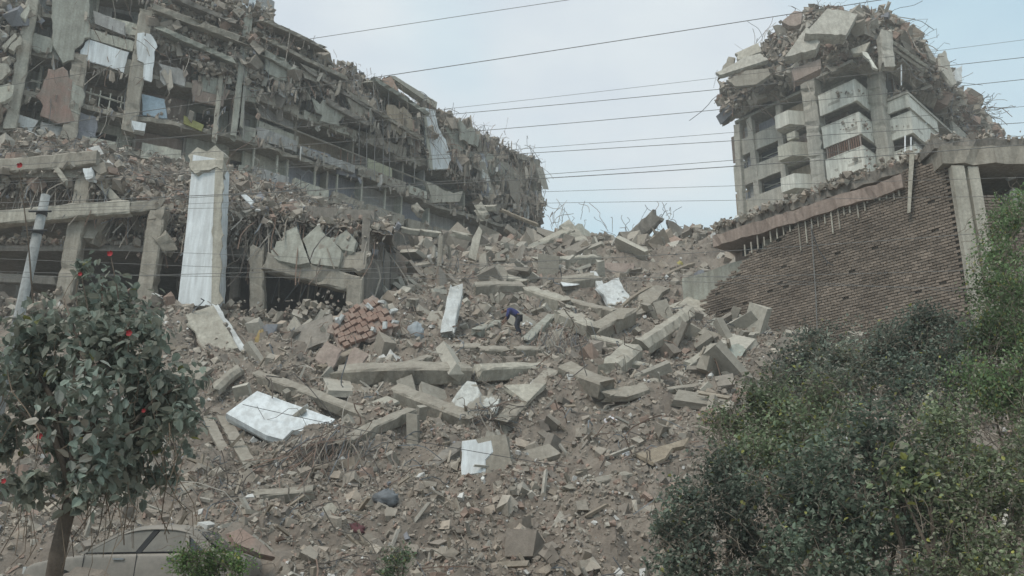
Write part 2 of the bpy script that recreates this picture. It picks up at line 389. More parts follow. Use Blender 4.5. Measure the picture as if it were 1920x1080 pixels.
# ------------------------------------------------------------------ ground: one sheet from the street over the rubble hill to the horizon
def build_ground():
    ys = np.concatenate([np.linspace(-60, 12, 14), np.arange(12.2, 40, .17), np.arange(40, 74, .22), np.linspace(74.5, 140, 40), np.geomspace(150, 2500, 12)])
    xs = np.concatenate([-np.geomspace(2500, 46, 12), np.arange(-45, -20, .8), np.arange(-20, 20, .19), np.arange(20, 46, .8), np.geomspace(46, 2500, 12)])
    X, Y = np.meshgrid(xs, ys); Z = H(X, Y); n, m = X.shape
    i = (np.arange(n - 1)[:, None] * m + np.arange(m - 1)[None, :]).reshape(-1)
    FA = np.stack([i, i + 1, i + 1 + m, i + m], 1)
    o = mesh("ground", np.stack([X, Y, Z], 2).reshape(-1, 3), FA, EARTH)
    tag(o, "dusty brown rubble slope rising from the street", None, None, "structure")
build_ground()

# ------------------------------------------------------------------ facades (plan lines)
_p0 = at(220, 150, 52)
FA_ = Seg(_p0, (.893, .449))                       # left apartment block, near wing
_pb = FA_.px(480, 150)
FB_ = Seg(_pb, (.7, .715))                         # left apartment block, receding wing
_k = at(1775, 295, 34)
WL_ = Seg(_k, (-.765, 1.0))                        # lath wall, receding to the left
WF_ = Seg(_k, (1, 0))                              # its front
def rough_mass(name, mat, fn, nu, nv, parent=None, seed=0):
    """closed lumpy sheet: fn(u,v) -> front point and back point"""
    U, Vv = np.meshgrid(np.linspace(0, 1, nu), np.linspace(0, 1, nv)); A, B = fn(U, Vv)
    V = np.concatenate([A.reshape(-1, 3), B.reshape(-1, 3)]); m = nu; n = nv; FA = []
    i = (np.arange(n - 1)[:, None] * m + np.arange(m - 1)[None, :]).reshape(-1); k = n * m
    FA.append(np.stack([i, i + 1, i + 1 + m, i + m], 1)); FA.append(np.stack([i + k, i + m + k, i + 1 + m + k, i + 1 + k], 1))
    def edge(e): e = np.asarray(e); FA.append(np.stack([e[:-1], e[:-1] + k, e[1:] + k, e[1:]], 1))
    edge(np.arange(m)); edge((n - 1) * m + np.arange(m)[::-1]); edge((np.arange(n) * m)[::-1]); edge(np.arange(n) * m + m - 1)
    return mesh(name, V, np.concatenate(FA), mat, parent)

# ------------------------------------------------------------------ left apartment block
def left_block():
    T = empty("apartment_block", FA_.pt(6, 21, -4), "long collapsed apartment block with torn open floors filling the upper left", "building")
    r = np.random.default_rng(11)
    # near wing -------------------------------------------------
    fl = [23.8, 26.8, 29.4, 32.35, 35.3, 38.3, 41.3]
    for i, z in enumerate(fl):
        mb = MB(); FA_.rough(mb, -16, 9.2 if i < 5 else 4.2, z - .3, z, -11, .15, .05, .4, 20 + i, .35, .45); mb.build("floor_slab", CON, T)
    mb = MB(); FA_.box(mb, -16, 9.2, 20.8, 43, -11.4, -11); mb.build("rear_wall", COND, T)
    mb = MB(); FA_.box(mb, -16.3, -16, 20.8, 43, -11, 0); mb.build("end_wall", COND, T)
    wallm = [GREYW, CREAM, OCHRE, LILAC, PINK, CONG, GREYW]
    bays = [-12, -8.2, -4.4, -1.8, 1.5, 4.6, 7.4, 9.2]
    for zi in range(len(fl) - 1):
        z0, z1 = fl[zi], fl[zi + 1] - .3
        for b in range(len(bays) - 1):
            a0, a1 = bays[b], bays[b + 1]
            if zi >= 4 and a1 > 5: continue
            dep = -1.1 - 1.5 * r.random()
            mb = MB(); q = r.random()
            if q < .5: FA_.box(mb, a0 + .1, a1 - .1, z0, z1, dep - .15, dep)
            else:      # wall with a dark opening left in it
                m0, m1 = a0 + (a1 - a0) * r.uniform(.15, .3), a0 + (a1 - a0) * r.uniform(.6, .8); zs = z0 + r.uniform(0, .9); zt = z1 - r.uniform(.3, .8)
                FA_.box(mb, a0 + .1, m0, z0, z1, dep - .15, dep); FA_.box(mb, m1, a1 - .1, z0, z1, dep - .15, dep)
                FA_.box(mb, m0, m1, zt, z1, dep - .15, dep)
                if zs > z0 + .2: FA_.box(mb, m0, m1, z0, zs, dep - .15, dep)
            mb.build("room_wall", wallm[r.integers(0, len(wallm))], T)
            mb = MB(); FA_.box(mb, a1 - .08, a1 + .08, z0, z1, -8, -.6 - r.random()); mb.build("partition", [GREYW, CREAM, COND][r.integers(0, 3)], T)
            if r.random() < .72:
                mb = MB(); FA_.rough(mb, a0 + .2 + r.random() * .5, a1 - .2 - r.random() * .8, z0 - .32, z0 + r.uniform(.35, .95), -.06, .2, .04, .4, r.integers(1e6), .1)
                mb.build("parapet", [CON, CREAM, CONG, CON, GREYW][r.integers(0, 5)], T)
    # posts seen in the photo: pale leaning post, main piers
    for (x0, y0, x1, y1, w, m, o) in [(18, 245, 66, -20, 22, CONL, .5), (128, 262, 150, 105, 28, CON, .1), (240, 250, 275, 20, 26, CON, .15), (402, 262, 418, 100, 9, CONL, .25), (437, 258, 463, 25, 11, CONG, .5), (452, 240, 471, 25, 6, CONG, .55)]:
        p, q = FA_.px(x0, y0, o), FA_.px(x1, y1, o); ww = w * mpx(p); V, FF = beam_mesh(p, q, ww, ww * .8, FA_.n, int(x0), jag=.1)
        mesh("post", V, FF, m, T)
    def plate(name, pts, o0, o1, m, jag=.05, lab=None):
        P = [FA_.px(x, y, o1) for x, y in pts]; V, FF = slab_mesh(P, FA_.n, o1 - o0, jag, .3, len(pts) + int(pts[0][0])); ob = mesh(name, V, FF, m, T)
        if lab: ob["label"] = lab
    plate("wall_panel", [(98, -12), (168, -12), (166, 35), (170, 70), (140, 92), (138, 112), (118, 118), (99, 84)], .2, .55, CONG, .05, "large pale grey-green wall slab hanging at the top")
    plate("wall_panel", [(168, 74), (240, 98), (236, 116), (232, 136), (196, 122), (146, 108)], .3, .38, WHITEC, .03, "bowed pale sheet hanging below the slab")
    plate("parapet", [(168, 54), (252, 78), (248, 96), (168, 72)], .1, .3, CREAM, .03)
    plate("pier_facing", [(258, 62), (282, 64), (293, 80), (288, 120), (284, 154), (268, 148), (270, 118), (257, 112)], .4, .6, WHITEC, .05, "white plaster facing peeling off the pier")
    plate("wall_patch", [(92, 132), (118, 128), (136, 150), (130, 200), (140, 226), (112, 232), (76, 216), (80, 160)], .25, .5, BRICKW, .12, "ragged wall patch of bare red brick")
    plate("wall_patch", [(136, 152), (156, 168), (150, 215), (134, 208)], .3, .5, CONG, .06)
    plate("wall_panel", [(146, 208), (184, 222), (178, 258), (138, 246)], -.2, 0, LILAC, .02, "blue grey wall panel")
    plate("curtain", [(266, 176), (308, 186), (313, 222), (296, 220), (268, 215)], -.1, 0.05, plain('blue_curtain', (.34, .42, .48), .9), .02, "torn light blue curtain")
    plate("wall_panel", [(360, 150), (424, 160), (418, 200), (362, 188)], -.1, .15, PINK, .03, "reddish brown infill wall")
    plate("awning", [(345, 216), (382, 234), (378, 246), (345, 232)], .2, .3, plain('yellow_green_awning', (.26, .26, .10), .9), .02, "yellow green awning strip")
    plate("wall_panel", [(34, 214), (72, 226), (58, 246), (26, 236)], -.1, .2, WHITE, .05)
    plate("water_tank", [(247, 226), (274, 231), (271, 246), (252, 243)], .2, .9, WHITEC, .02, "small white tank on the ledge")
    plate("wall_panel", [(120, 238), (170, 252), (160, 268), (110, 262)], -.2, .1, LILAC, .05)
    for k, (x, y) in enumerate([(168, 186), (186, 190), (205, 195), (226, 200)]):    # shelf / window posts
        mb = MB(); p = FA_.px(x, y, -.3); mb.obox(p, FA_.d * .04, FA_.n * .04, V3((0, 0, .75))); mb.build("window_post", CREAM, T)
    for (x0, y0, x1, y1) in [(160, 172, 240, 196), (158, 196, 240, 218), (58, 150, 78, 156), (44, 165, 76, 178)]:
        mb = MB(); mb.tube([FA_.px(x0, y0, -.25), FA_.px(x1, y1, -.25)], .07, 4); mb.build("window_rail", CREAM, T)
    # receding wing ---------------------------------------------
    fb = [26.9, 29.75, 32.55]
    for i, z in enumerate(fb):
        mb = MB(); FB_.rough(mb, 0.05, 29 if i else 20, z - .28, z, -11, .25, .06, .4, 50 + i, .45, .9); mb.build("floor_slab", CON, T)
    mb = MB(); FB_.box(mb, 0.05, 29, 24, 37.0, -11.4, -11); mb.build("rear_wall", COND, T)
    mb = MB(); FB_.rough(mb, 0.05, 29, 35.4, 35.7, -11, -.2, .1, .5, 56, .8); mb.build("roof_slab", CON, T)
    cells = [(0.2, 3.6, GREYW), (3.7, 8.6, OCHRE), (8.7, 13.4, GREYW), (13.5, 15.6, LILAC), (15.7, 20, CONG), (20.1, 24.5, CON), (24.6, 28.9, COND)]
    low = [(0.2, 3.2, CREAM), (3.3, 6.5, LILAC), (6.6, 9.6, LILAC), (9.7, 13.4, GREYW), (13.5, 16.2, LILAC), (16.3, 20, GREYW), (20.1, 28.9, COND)]
    for z0, z1, cc, dp in ((32.55, 35.1, cells, -1.3), (29.75, 32.25, cells, -1.9), (26.9, 29.45, low, -1.2)):
        for a0, a1, m in cc:
            mb = MB(); FB_.box(mb, a0, a1, z0, z1, dp - .15, dp); mb.build("room_wall", m, T)
            mb = MB(); FB_.box(mb, a1 - .06, a1 + .09, z0, z1, -7, -.35); mb.build("partition", [GREYW, CREAM, CON][r.integers(0, 3)], T)
            if a0 > 15 and z0 > 29: continue
            mb = MB(); FB_.rough(mb, a0 + .1, a1 - .2, z0 - .3, z0 + r.uniform(.25, .6), 0, .3, .04, .4, r.integers(1e6), .1); mb.build("parapet", [CON, CREAM, CON, GREYW][r.integers(0, 4)], T)
    for a in (0.4, 2.2, 5.3, 7.2, 9.4, 11.6):       # window mullions of the lowest row, rail of the loggia
        mb = MB(); FB_.box(mb, a, a + .12, 27.4, 29.45, -.3, -.15); mb.build("window_post", CREAM, T)
    mb = MB(); mb.tube([FB_.pt(.3, 31.2, .1), FB_.pt(7, 31.1, .12), FB_.pt(15.3, 31.0, .05)], .06, 5); mb.build("rail", CON, T)
    for a in np.arange(7.2, 11, .6):
        mb = MB(); FB_.box(mb, a, a + .06, 29.9, 31.0, .08, .14); mb.build("rail_bar", RUST, T)
    for pts, o0, o1, m in [([(484, 176), (558, 206), (548, 242), (484, 214)], -.7, -.6, GREYW), ([(486, 226), (560, 256), (558, 290), (484, 268)], -.5, -.4, CREAM), ([(562, 272), (620, 290), (618, 318), (560, 302)], -.25, -.1, LILAC), ([(632, 300), (672, 312), (672, 334), (632, 326)], -.25, -.1, LILAC), ([(690, 296), (735, 316), (735, 332), (690, 318)], .1, .25, surf('pale_yellow_wall', (.50, .50, .36), (.40, .40, .29))), ([(720, 268), (800, 290), (800, 318), (720, 300)], -.7, -.6, surf('pale_mauve_wall', (.42, .40, .42), (.34, .32, .34)))]:
        mb = MB(); FB_.quad(mb, pts, o0, o1); mb.build("wall_panel", m, T)
    # tall white painted panel, broken wall slabs to its right, end pier
    def plb(name, pts, o0, o1, m, jag=.06, lab=None):
        P = [FB_.px(x, y, o1) for x, y in pts]; V, FF = slab_mesh(P, FB_.n, o1 - o0, jag, .35, int(pts[0][0]) + len(pts)); ob = mesh(name, V, FF, m, T)
        if lab: ob["label"] = lab
    plb("wall_panel", [(794, 202), (816, 206), (822, 240), (836, 262), (846, 300), (840, 316), (808, 318), (802, 280)], .3, .6, WHITEC, .07, "tall white painted wall panel with torn right edge")
    plb("panel_edge", [(793, 202), (798, 202), (812, 316), (806, 316)], .6, .7, CREAM, .01)
    plb("wall_slab", [(838, 235), (862, 248), (884, 262), (872, 280), (850, 280)], .2, .5, CONG, .12)
    plb("wall_slab", [(872, 282), (925, 290), (955, 320), (925, 328), (893, 308)], .1, .5, CONG, .15)
    plb("wall_slab", [(898, 298), (908, 296), (928, 372), (914, 374)], .4, .8, PEEL, .08, "leaning white peeled strip")
    plb("wall_slab", [(925, 300), (985, 322), (985, 350), (940, 345)], 0, .4, CON, .12)
    plb("wall_slab", [(938, 350), (1000, 368), (1005, 405), (945, 400)], -.2, .2, COND, .1)
    plb("end_pier", [(1000, 296), (1014, 302), (1018, 408), (1004, 410)], -1.5, .3, CON, .08)
    plb("wall_slab", [(968, 288), (985, 290), (1012, 302), (1008, 312), (975, 298)], -.6, .2, CON, .08, "broken slab end curling over the roof corner")
    plb("wall_slab", [(800, 340), (850, 362), (868, 358), (862, 378), (812, 380)], 0, .5, CONL, .1)
    plb("roof_beam", [(730, 142), (740, 142), (820, 192), (818, 203)], -.6, .1, CONL, .04, "pale roof edge beam lifted clear of the debris")
    plb("wall_panel", [(808, 340), (868, 345), (862, 392), (806, 392)], -2.2, -2.0, LILAC, .02)
    for pts, o0, o1, m in [([(590, 186), (642, 204), (636, 236), (602, 226)], .8, 1.0, CONG), ([(726, 196), (772, 216), (778, 256), (736, 244)], .9, 1.1, OCHRE), ([(648, 176), (692, 190), (700, 226), (664, 216)], .9, 1.15, CON), ([(498, 106), (562, 132), (556, 158), (506, 140)], .7, 1.0, CONG), ([(566, 120), (612, 140), (608, 160), (570, 146)], .8, 1.0, CON), ([(860, 226), (900, 250), (896, 276), (866, 262)], .7, 1.0, CONG), ([(520, 150), (560, 166), (560, 186), (524, 176)], .7, .9, GREYW)]:
        plb("wall_slab", pts, o0, o1, m, .14)
    for pts, m in [([(296, 118), (350, 134), (346, 162), (300, 150)], GREYW), ([(398, -10), (446, -4), (440, 16), (406, 22)], OCHRE), ([(300, 28), (352, 44), (348, 66), (304, 52)], CONG), ([(176, 20), (236, 44), (234, 66), (178, 44)], GREYW), ([(60, 60), (96, 72), (96, 98), (58, 88)], CONG)]:
        plate("wall_slab", pts, .25, .45, m, .10)
    # crushed top storey of the receding wing: lumpy mass, layered shards, hanging bars
    def topmass(U, Vv):
        a = U * 29.0; lo = 34.4 - .8 * smooth(10, 18, a) - 3.2 * smooth(17, 23, a) + 1.3 * fbm(a * .5, a * 0 + 3, 3)
        hi = 38.6 - .7 * smooth(8, 29, a) + 1.1 * fbm(a * .7, a * 0 + 9, 4)
        gap = np.exp(-((a - 11.3) / .8) ** 2) * 1.3; hi = hi - gap
        z = lo + (hi - lo) * Vv; o = -.35 + (1.5 - .6 * smooth(20, 27, a)) * fbm(a * .9, z * .9, 4) - 1.2 * Vv ** 2
        A = FB_.P[None, None] + FB_.d * a[..., None] + FB_.n * o[..., None]; A[..., 2] = z
        B = A - FB_.n * (7.0 * (1 - .3 * Vv))[..., None]; B[..., 2] = np.maximum(z - .3, 34.0)
        return A, B
    tag(rough_mass("crushed_storey", COND, topmass, 150, 24, T), kind="stuff")
    N = 5200; a = r.uniform(-.5, 29.3, N); v = r.beta(1.3, 1.0, N); lo = 33.6 - 1.0 * smooth(8, 16, a) - 3.4 * smooth(17, 24, a); hi = 38.7 - .9 * smooth(8, 29, a)
    z = lo + (hi - lo) * v + r.normal(0, .15, N); o = .1 + 1.4 * fbm(a * .9, z * .9, 4) - 1.2 * v ** 2 + r.normal(0, .22, N); a = np.minimum(a, 28.9)
    P = FB_.P + a[:, None] * FB_.d + o[:, None] * FB_.n; P[:, 2] = z
    tag(pieces("broken_pieces", P, sizes(N, r, .12, 1.1, 1.8), r, T, w=[16, 16, 12, 18, 8, 3, 3, 1.2, 6, 16, 3]), kind="stuff")
    N = 420; a = r.uniform(0, 29, N); S = FB_.P + a[:, None] * FB_.d + r.uniform(-.2, 1.0, N)[:, None] * FB_.n; S[:, 2] = r.uniform(34.5, 38.4, N)
    D = np.stack([r.normal(0, .6, N), r.normal(-.3, .4, N), r.normal(-.6, .7, N)], 1)
    tag(strands("hanging_bars", S, D, r.uniform(.5, 2.2, N), r.uniform(.01, .028, N), barcols(N, r), T, .9, .3, 7, 2), kind="stuff")
    N = 90; a = r.uniform(0, 29, N); S = FB_.P + a[:, None] * FB_.d + r.uniform(-2, 0, N)[:, None] * FB_.n; S[:, 2] = 38.4 - .5 * smooth(8, 29, a)
    D = np.stack([r.normal(0, .5, N), r.normal(0, .4, N), r.uniform(.3, 1, N)], 1)
    tag(strands("roof_bars", S, D, r.uniform(.3, 1.0, N), r.uniform(.01, .025, N), barcols(N, r), T, .3, .3, 6, 3), kind="stuff")
    # crushed layers of the near wing: tilted shards under the upper floors right of the pier
    N = 2600; a = r.uniform(1.5, 9.3, N); v = r.random(N); z = 33 + 6.5 * v + r.normal(0, .2, N) ; keep = z > 32.5 + 2.5 * smooth(7, 2, a) - .3; a = a[keep]; z = z[keep]; N = len(a)
    o = .2 + r.normal(0, .35, N) + .6 * fbm(a, z, 3); P = FA_.P + a[:, None] * FA_.d + o[:, None] * FA_.n; P[:, 2] = z
    tag(pieces("broken_pieces", P, sizes(N, r, .12, .95, 1.9), r, T, w=[16, 16, 12, 18, 8, 3, 3, 1.5, 6, 14, 2]), kind="stuff")
    def mass2(U, Vv):
        a = 2.2 + U * 7.3; z = 36.0 - 1.2 * U + (4.6 - 1.4 * U + 1.1 * fbm(a * .8, a * 0 + 5, 3)) * Vv; o = -.5 + 1.3 * fbm(a * 1.1, z * 1.1, 4)
        A = FA_.P[None, None] + FA_.d * a[..., None] + FA_.n * o[..., None]; A[..., 2] = z; return A, A - FA_.n * 6
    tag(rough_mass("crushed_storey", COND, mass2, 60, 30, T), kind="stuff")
    N = 260; a = r.uniform(-12, 9.3, N); S = FA_.P + a[:, None] * FA_.d + r.uniform(-.3, .6, N)[:, None] * FA_.n
    S[:, 2] = np.array(fl)[r.integers(2, 7, N)] - r.uniform(0, .3, N) + r.uniform(0, 2.2, N) * (a > 2)
    D = np.stack([r.normal(0, .6, N), r.normal(-.3, .4, N), r.normal(-.6, .6, N)], 1)
    tag(strands("hanging_bars", S, D, r.uniform(.4, 1.8, N), r.uniform(.01, .026, N), barcols(N, r), T, .9, .3, 7, 4), kind="stuff")
    N = 2600; a = r.uniform(-10.5, -5.6, N); z = 27 + 12 * r.random(N); o = .5 + .9 * fbm(a * 1.2, z * .8, 3) + r.normal(0, .3, N) - .05 * (z - 27)
    P = FA_.P + a[:, None] * FA_.d + o[:, None] * FA_.n; P[:, 2] = z
    tag(pieces("tumbled_debris", P, sizes(N, r, .12, 1.0, 1.9), r, T, w=[18, 14, 12, 12, 14, 5, 3, 2, 6, 8, 2]), kind="stuff")
    for k, pts in enumerate([[(-20, 120), (14, 118), (20, 132), (2, 150), (-20, 150)], [(-20, 168), (26, 160), (24, 178), (8, 190), (-20, 196)], [(4, 86), (28, 62), (32, 68), (10, 92)], [(16, 90), (38, 66), (42, 74), (26, 96)], [(36, 30), (54, 8), (56, 18), (48, 36)]]):
        P = [FA_.px(x, y, 1.3) for x, y in pts]; V, FF = slab_mesh(P, FA_.n + V3((0, 0, .3)), .35, .07, .3, 300 + k); mesh("wall_slab", V, FF, [CONL, CREAM, CONL, CONL, CREAM][k], T)
    # debris lying on the open floors of the near wing
    N = 2600; a = r.uniform(-12, 9, N); z = np.array(fl)[r.integers(1, 6, N)]; o = r.uniform(-1.2, .25, N)
    P = FA_.P + a[:, None] * FA_.d + o[:, None] * FA_.n; P[:, 2] = z + np.abs(r.normal(0, .22, N))
    tag(pieces("floor_debris", P, sizes(N, r, .08, .5, 2), r, T, w=[14, 14, 12, 12, 10, 6, 4, 5, 8, 8, 3]), kind="stuff")
    N = 1800; a = r.uniform(0, 20, N); z = np.array(fb)[r.integers(0, 3, N)]; o = r.uniform(-1.2, .35, N)
    P = FB_.P + a[:, None] * FB_.d + o[:, None] * FB_.n; P[:, 2] = z + np.abs(r.normal(0, .2, N))
    tag(pieces("floor_debris", P, sizes(N, r, .08, .5, 2), r, T, w=[14, 14, 12, 12, 10, 6, 4, 5, 8, 8, 3]), kind="stuff")
    # tilted slab layers (collapsed floors) right of the pier: long thin plates dipping to the right
    for i, (x0, y0, x1, y1, th) in enumerate([(285, 20, 455, 82, 16), (300, 60, 440, 122, 12), (330, 2, 450, 52, 12), (478, 70, 640, 150, 10), (480, 100, 560, 145, 16), (560, 130, 700, 215, 8), (640, 175, 780, 262, 9), (690, 150, 790, 215, 10), (600, 190, 680, 235, 14), (480, 40, 600, 95, 9)]):
        sg = FA_ if x0 < 470 else FB_; p, q = sg.px(x0, y0, .45), sg.px(x1, y1, .6); h = th * mpx(p)
        V, FF = beam_mesh(p, q, 1.6, h * .8, V3((0, 0, 1)) + sg.n * .2, 70 + i, jag=.3); mesh("fallen_slab", V, FF, [CON, CONG, COND][i % 3], T)
    # torn plaster, sheet and cloth hanging from the broken floor edges
    def shards(seg, a, z, o, lo_, hi_, nm):
        N = len(a); P = seg.P + a[:, None] * seg.d + o[:, None] * seg.n; P[:, 2] = z; L = sizes(N, r, lo_, hi_, 1.8); S = np.stack([L * r.uniform(.06, .32, N), np.full(N, .03), L * .5], 1)
        V = CUBE[None] * (1 + r.uniform(-.5, .5, (N, 8, 3))) * S[:, None, :]; ti = r.normal(0, .35, N); az = r.uniform(0, 6.28, N); c, sn = np.cos(ti)[:, None], np.sin(ti)[:, None]
        x, y, zz = V[..., 0] * c - V[..., 2] * sn, V[..., 1], V[..., 0] * sn + V[..., 2] * c; ca, sa = np.cos(az)[:, None], np.sin(az)[:, None]; V = np.stack([x * ca - y * sa, x * sa + y * ca, zz], 2) + P[:, None, :]
        FAc = (CUBEF[None] + (np.arange(N) * 8)[:, None, None]).reshape(-1, 4); tag(mesh(nm, V.reshape(-1, 3), FAc, CHUNK, T, cols=np.repeat(tints(N, r, [16, 14, 10, 16, 10, 2, 2, 2.5, 6, 14, 4]), 6, axis=0)), kind="stuff")
    N = 1150; a = r.uniform(0, 28.5, N); a = a[~((a > 14.2) & (a < 17.6))]; N = len(a); v = r.beta(1.2, 1.5, N); z = 33.0 - 2.6 * smooth(17, 23, a) + (5.2 + 2.2 * smooth(17, 23, a)) * v; o = .55 + 1.3 * fbm(a * .9, z * .9, 4) - 1.1 * v ** 2 + r.normal(0, .25, N)
    shards(FB_, a, z, o, .35, 1.9, "hanging_shards")
    N = 330; a = r.uniform(-12, 9.2, N); k = r.integers(2, 6, N); z = np.array(fl)[k] - r.uniform(0, .9, N) + (a > 2) * r.uniform(0, 2.2, N); shards(FA_, a, z, r.normal(.3, .25, N), .25, 1.3, "hanging_shards")
    N = 170; a = r.uniform(0, 22, N); z = np.array(fb)[r.integers(1, 3, N)] - r.uniform(0, .8, N); shards(FB_, a, z, r.normal(.4, .15, N), .2, 1.0, "hanging_shards")
    # hanging vertical bars in front of the loggias
    for x, y0, y1 in [(671, 150, 300), (700, 150, 335), (716, 190, 330), (728, 160, 335), (685, 200, 320), (775, 240, 345), (455, 60, 262)]:
        mb = MB(); q0 = FB_.px(x, y0, 1.0) if x > 470 else FA_.px(x, y0, .9); q1 = FB_.px(x + 2, y1, 1.0) if x > 470 else FA_.px(x + 2, y1, .9)
        mb.tube([q0, (q0 + q1) / 2 + V3((.08, 0, 0)), q1], .03, 4); mb.build("hanging_bar", CABLEG, T)
    mb = MB(); FB_.box(mb, 28.95, 29.3, 24, 37.4, -9, -.2); mb.build('end_wall', CON, T)
    # foot of the walls, hidden in debris
    mb = MB(); FB_.box(mb, 0.05, 29, 21, 26.6, -11.3, -.6); mb.build("lower_wall", COND, T)
left_block()

# white block showing beyond the roof
def far_block():
    T = empty("distant_building", at(462, 20, 84), "plain white building corner rising behind the roof at upper left", "building")
    sg = Seg(at(425, 30, 82), (.75, .66)); mb = MB()
    p = at(482, 30, 86); q = at(425, 20, 82); zt = at(470, -60, 84)[2]
    c = (p + q) / 2; e = p - q; e[2] = 0; bk = V3((-.4, 1, 0)) * 8
    b0 = V3((q[0], q[1], 20)); b1 = V3((p[0], p[1], 20)); up = V3((0, 0, zt - 20))
    mb.box8([b0, b1, b1 + bk, b0 + bk, b0 + up, b1 + up, b1 + bk + up, b0 + bk + up]); mb.build("wall", WHITEC, T)
    b2 = b1 + V3((.02, 0, 0)); e2 = V3((.55, .84, 0)) * 2.2; mb = MB(); up2 = V3((0, 0, zt - 20 - 1.6))
    mb.box8([b2, b2 + e2, b2 + e2 + bk, b2 + bk, b2 + up2, b2 + e2 + up2, b2 + e2 + bk + up2, b2 + bk + up2]); mb.build("side_wing", GREYW, T)
far_block()

# ------------------------------------------------------------------ podium of the left block: open concrete frame, deck above
def podium():
    T = empty("concrete_podium", (-17, 46, 13), "open concrete frame podium with dark gutted bays at left", "building")
    Xl, Xr = at(-70, 400, 42.6)[0], at(688, 480, 43)[0]
    def X(px, Y=42.6, py=420): return at(px, py, Y)[0]
    mb = MB(); mb.box8([(Xl, 42.3, 20.5), (X(200), 42.3, 20.5), (X(200), 54, 20.5), (Xl, 54, 20.5), (Xl, 42.3, 21.1), (X(200), 42.3, 21.1), (X(200), 54, 21.1), (Xl, 54, 21.1)]); mb.build("deck_slab", CON, T)
    mb = MB(); mb.box8([(X(200) + .01, 44.6, 19.9), (Xr, 44.6, 19.0), (Xr, 54, 20.5), (X(200) + .01, 54, 20.5), (X(200) + .01, 44.6, 20.5), (Xr, 44.6, 19.6), (Xr, 54, 21.1), (X(200) + .01, 54, 21.1)]); mb.build("deck_slab", COND, T)
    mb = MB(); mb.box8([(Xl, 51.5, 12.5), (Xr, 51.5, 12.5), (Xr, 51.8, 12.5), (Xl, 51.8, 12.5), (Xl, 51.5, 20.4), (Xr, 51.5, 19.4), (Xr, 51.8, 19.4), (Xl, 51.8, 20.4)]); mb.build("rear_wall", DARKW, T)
    mb = MB(); mb.box8([(Xl, 43.3, 16.9), (X(325), 43.3, 16.9), (X(325), 51.4, 16.9), (Xl, 51.4, 16.9), (Xl, 43.3, 17.2), (X(325), 43.3, 17.2), (X(325), 51.4, 17.2), (Xl, 51.4, 17.2)]); mb.build("floor_slab", COND, T)
    mb = MB(); mb.box8([(Xr - .4, 43.5, 12.5), (Xr, 43.5, 12.5), (Xr, 51.4, 12.5), (Xr - .4, 51.4, 12.5), (Xr - .4, 43.5, 19.0), (Xr, 43.5, 19.0), (Xr, 51.4, 19.2), (Xr - .4, 51.4, 19.2)]); mb.build("end_wall", COND, T)  # side wall added to keep light out of the bays
    def bm(name, x0, y0, x1, y1, w, m, Y0=42.6, Y1=None, dep=.8, lab=None, up=(0, -1, 0)):
        p, q = at(x0, y0, Y0), at(x1, y1, Y1 or Y0); ww = w * mpx(p); V, FF = beam_mesh(p, q, ww, ww * dep, V3(up), int(x0 * 3 + y0), jag=.14); o = mesh(name, V, FF, m, T)
        if lab: o["label"] = lab
        return o
    bm("column", 116, 600, 168, 305, 32, CON); bm("column", 268, 610, 300, 395, 32, CON, 42.9)
    bm("column", 484, 605, 484, 468, 27, CON, 43.2); bm("column", 664, 575, 668, 525, 30, CON, 43.0); bm("column", 440, 560, 445, 440, 18, COND, 45)
    bm("column", 232, 400, 240, 330, 18, COND, 45.5); bm("column", 40, 600, 60, 330, 26, COND, 47); bm("column", 352, 575, 330, 430, 26, COND, 48)
    bm("beam", -60, 320, 185, 300, 30, CON, 42.2, None, .9, "long deck edge beam"); bm("beam", -60, 418, 240, 391, 28, CONL, 42.1, None, .9, "beam showing its reinforcement ribs")
    bm("beam", 235, 393, 305, 386, 22, CON, 42.3, 43.2); bm("beam", 225, 408, 300, 440, 30, CON, 43.5, 44.5, .9, "fallen beam wedged between the columns")
    bm("beam", 300, 430, 345, 452, 26, COND, 44.8, 46); bm("beam", 497, 492, 668, 536, 34, CON, 43.0, 43.2, .9, "sagging lintel over the dark opening")
    bm("beam", 420, 470, 500, 488, 24, COND, 44.5); bm("beam", 488, 600, 640, 606, 22, CON, 43, 43.3)
    bm("beam", -40, 520, 110, 528, 18, COND, 43.6); bm("hanging_block", 165, 458, 196, 412, 34, CON, 42.8, 43.4, .9); bm("hanging_block", 300, 440, 322, 470, 26, CON, 42.6, 42.9)
    bm("brace", 180, 335, 236, 395, 14, CONL, 42.4, 42.4, .5); bm("hanging_block", 108, 318, 122, 338, 9, CONL, 42, 42); bm("hanging_block", 165, 318, 170, 335, 16, WHITEC, 42, 42, .7)
    # white painted pillar: white face, bare concrete flank, broken foot
    P = [at(333, 572, 41.3), at(403, 574, 41.3), at(410, 430, 41.5), at(414, 300, 41.7), at(362, 290, 41.7), at(350, 420, 41.5)]
    V, FF = slab_mesh(P, (0, -1, .03), 1.5, .05, .4, 5); o = mesh("painted_pillar", V, FF, WHITEC, T); o["label"] = "tall white painted pillar with flaking right edge"
    Q = [at(396, 572, 41.2), at(412, 570, 41.2), at(419, 300, 41.6), at(404, 300, 41.6), at(400, 400, 41.4)]
    V, FF = slab_mesh(Q, (0, -1, .03), .12, .05, .3, 6); mesh("bare_edge", V, FF, CONL, o)
    Q = [at(358, 318, 41.5), at(416, 318, 41.5), at(420, 288, 41.8), at(404, 272, 41.8), at(388, 284, 41.8), at(370, 276, 41.8), at(352, 292, 41.8)]
    V, FF = slab_mesh(Q, (0, -.95, .3), .8, .14, .3, 8); mesh("broken_top", V, FF, CONL, o)
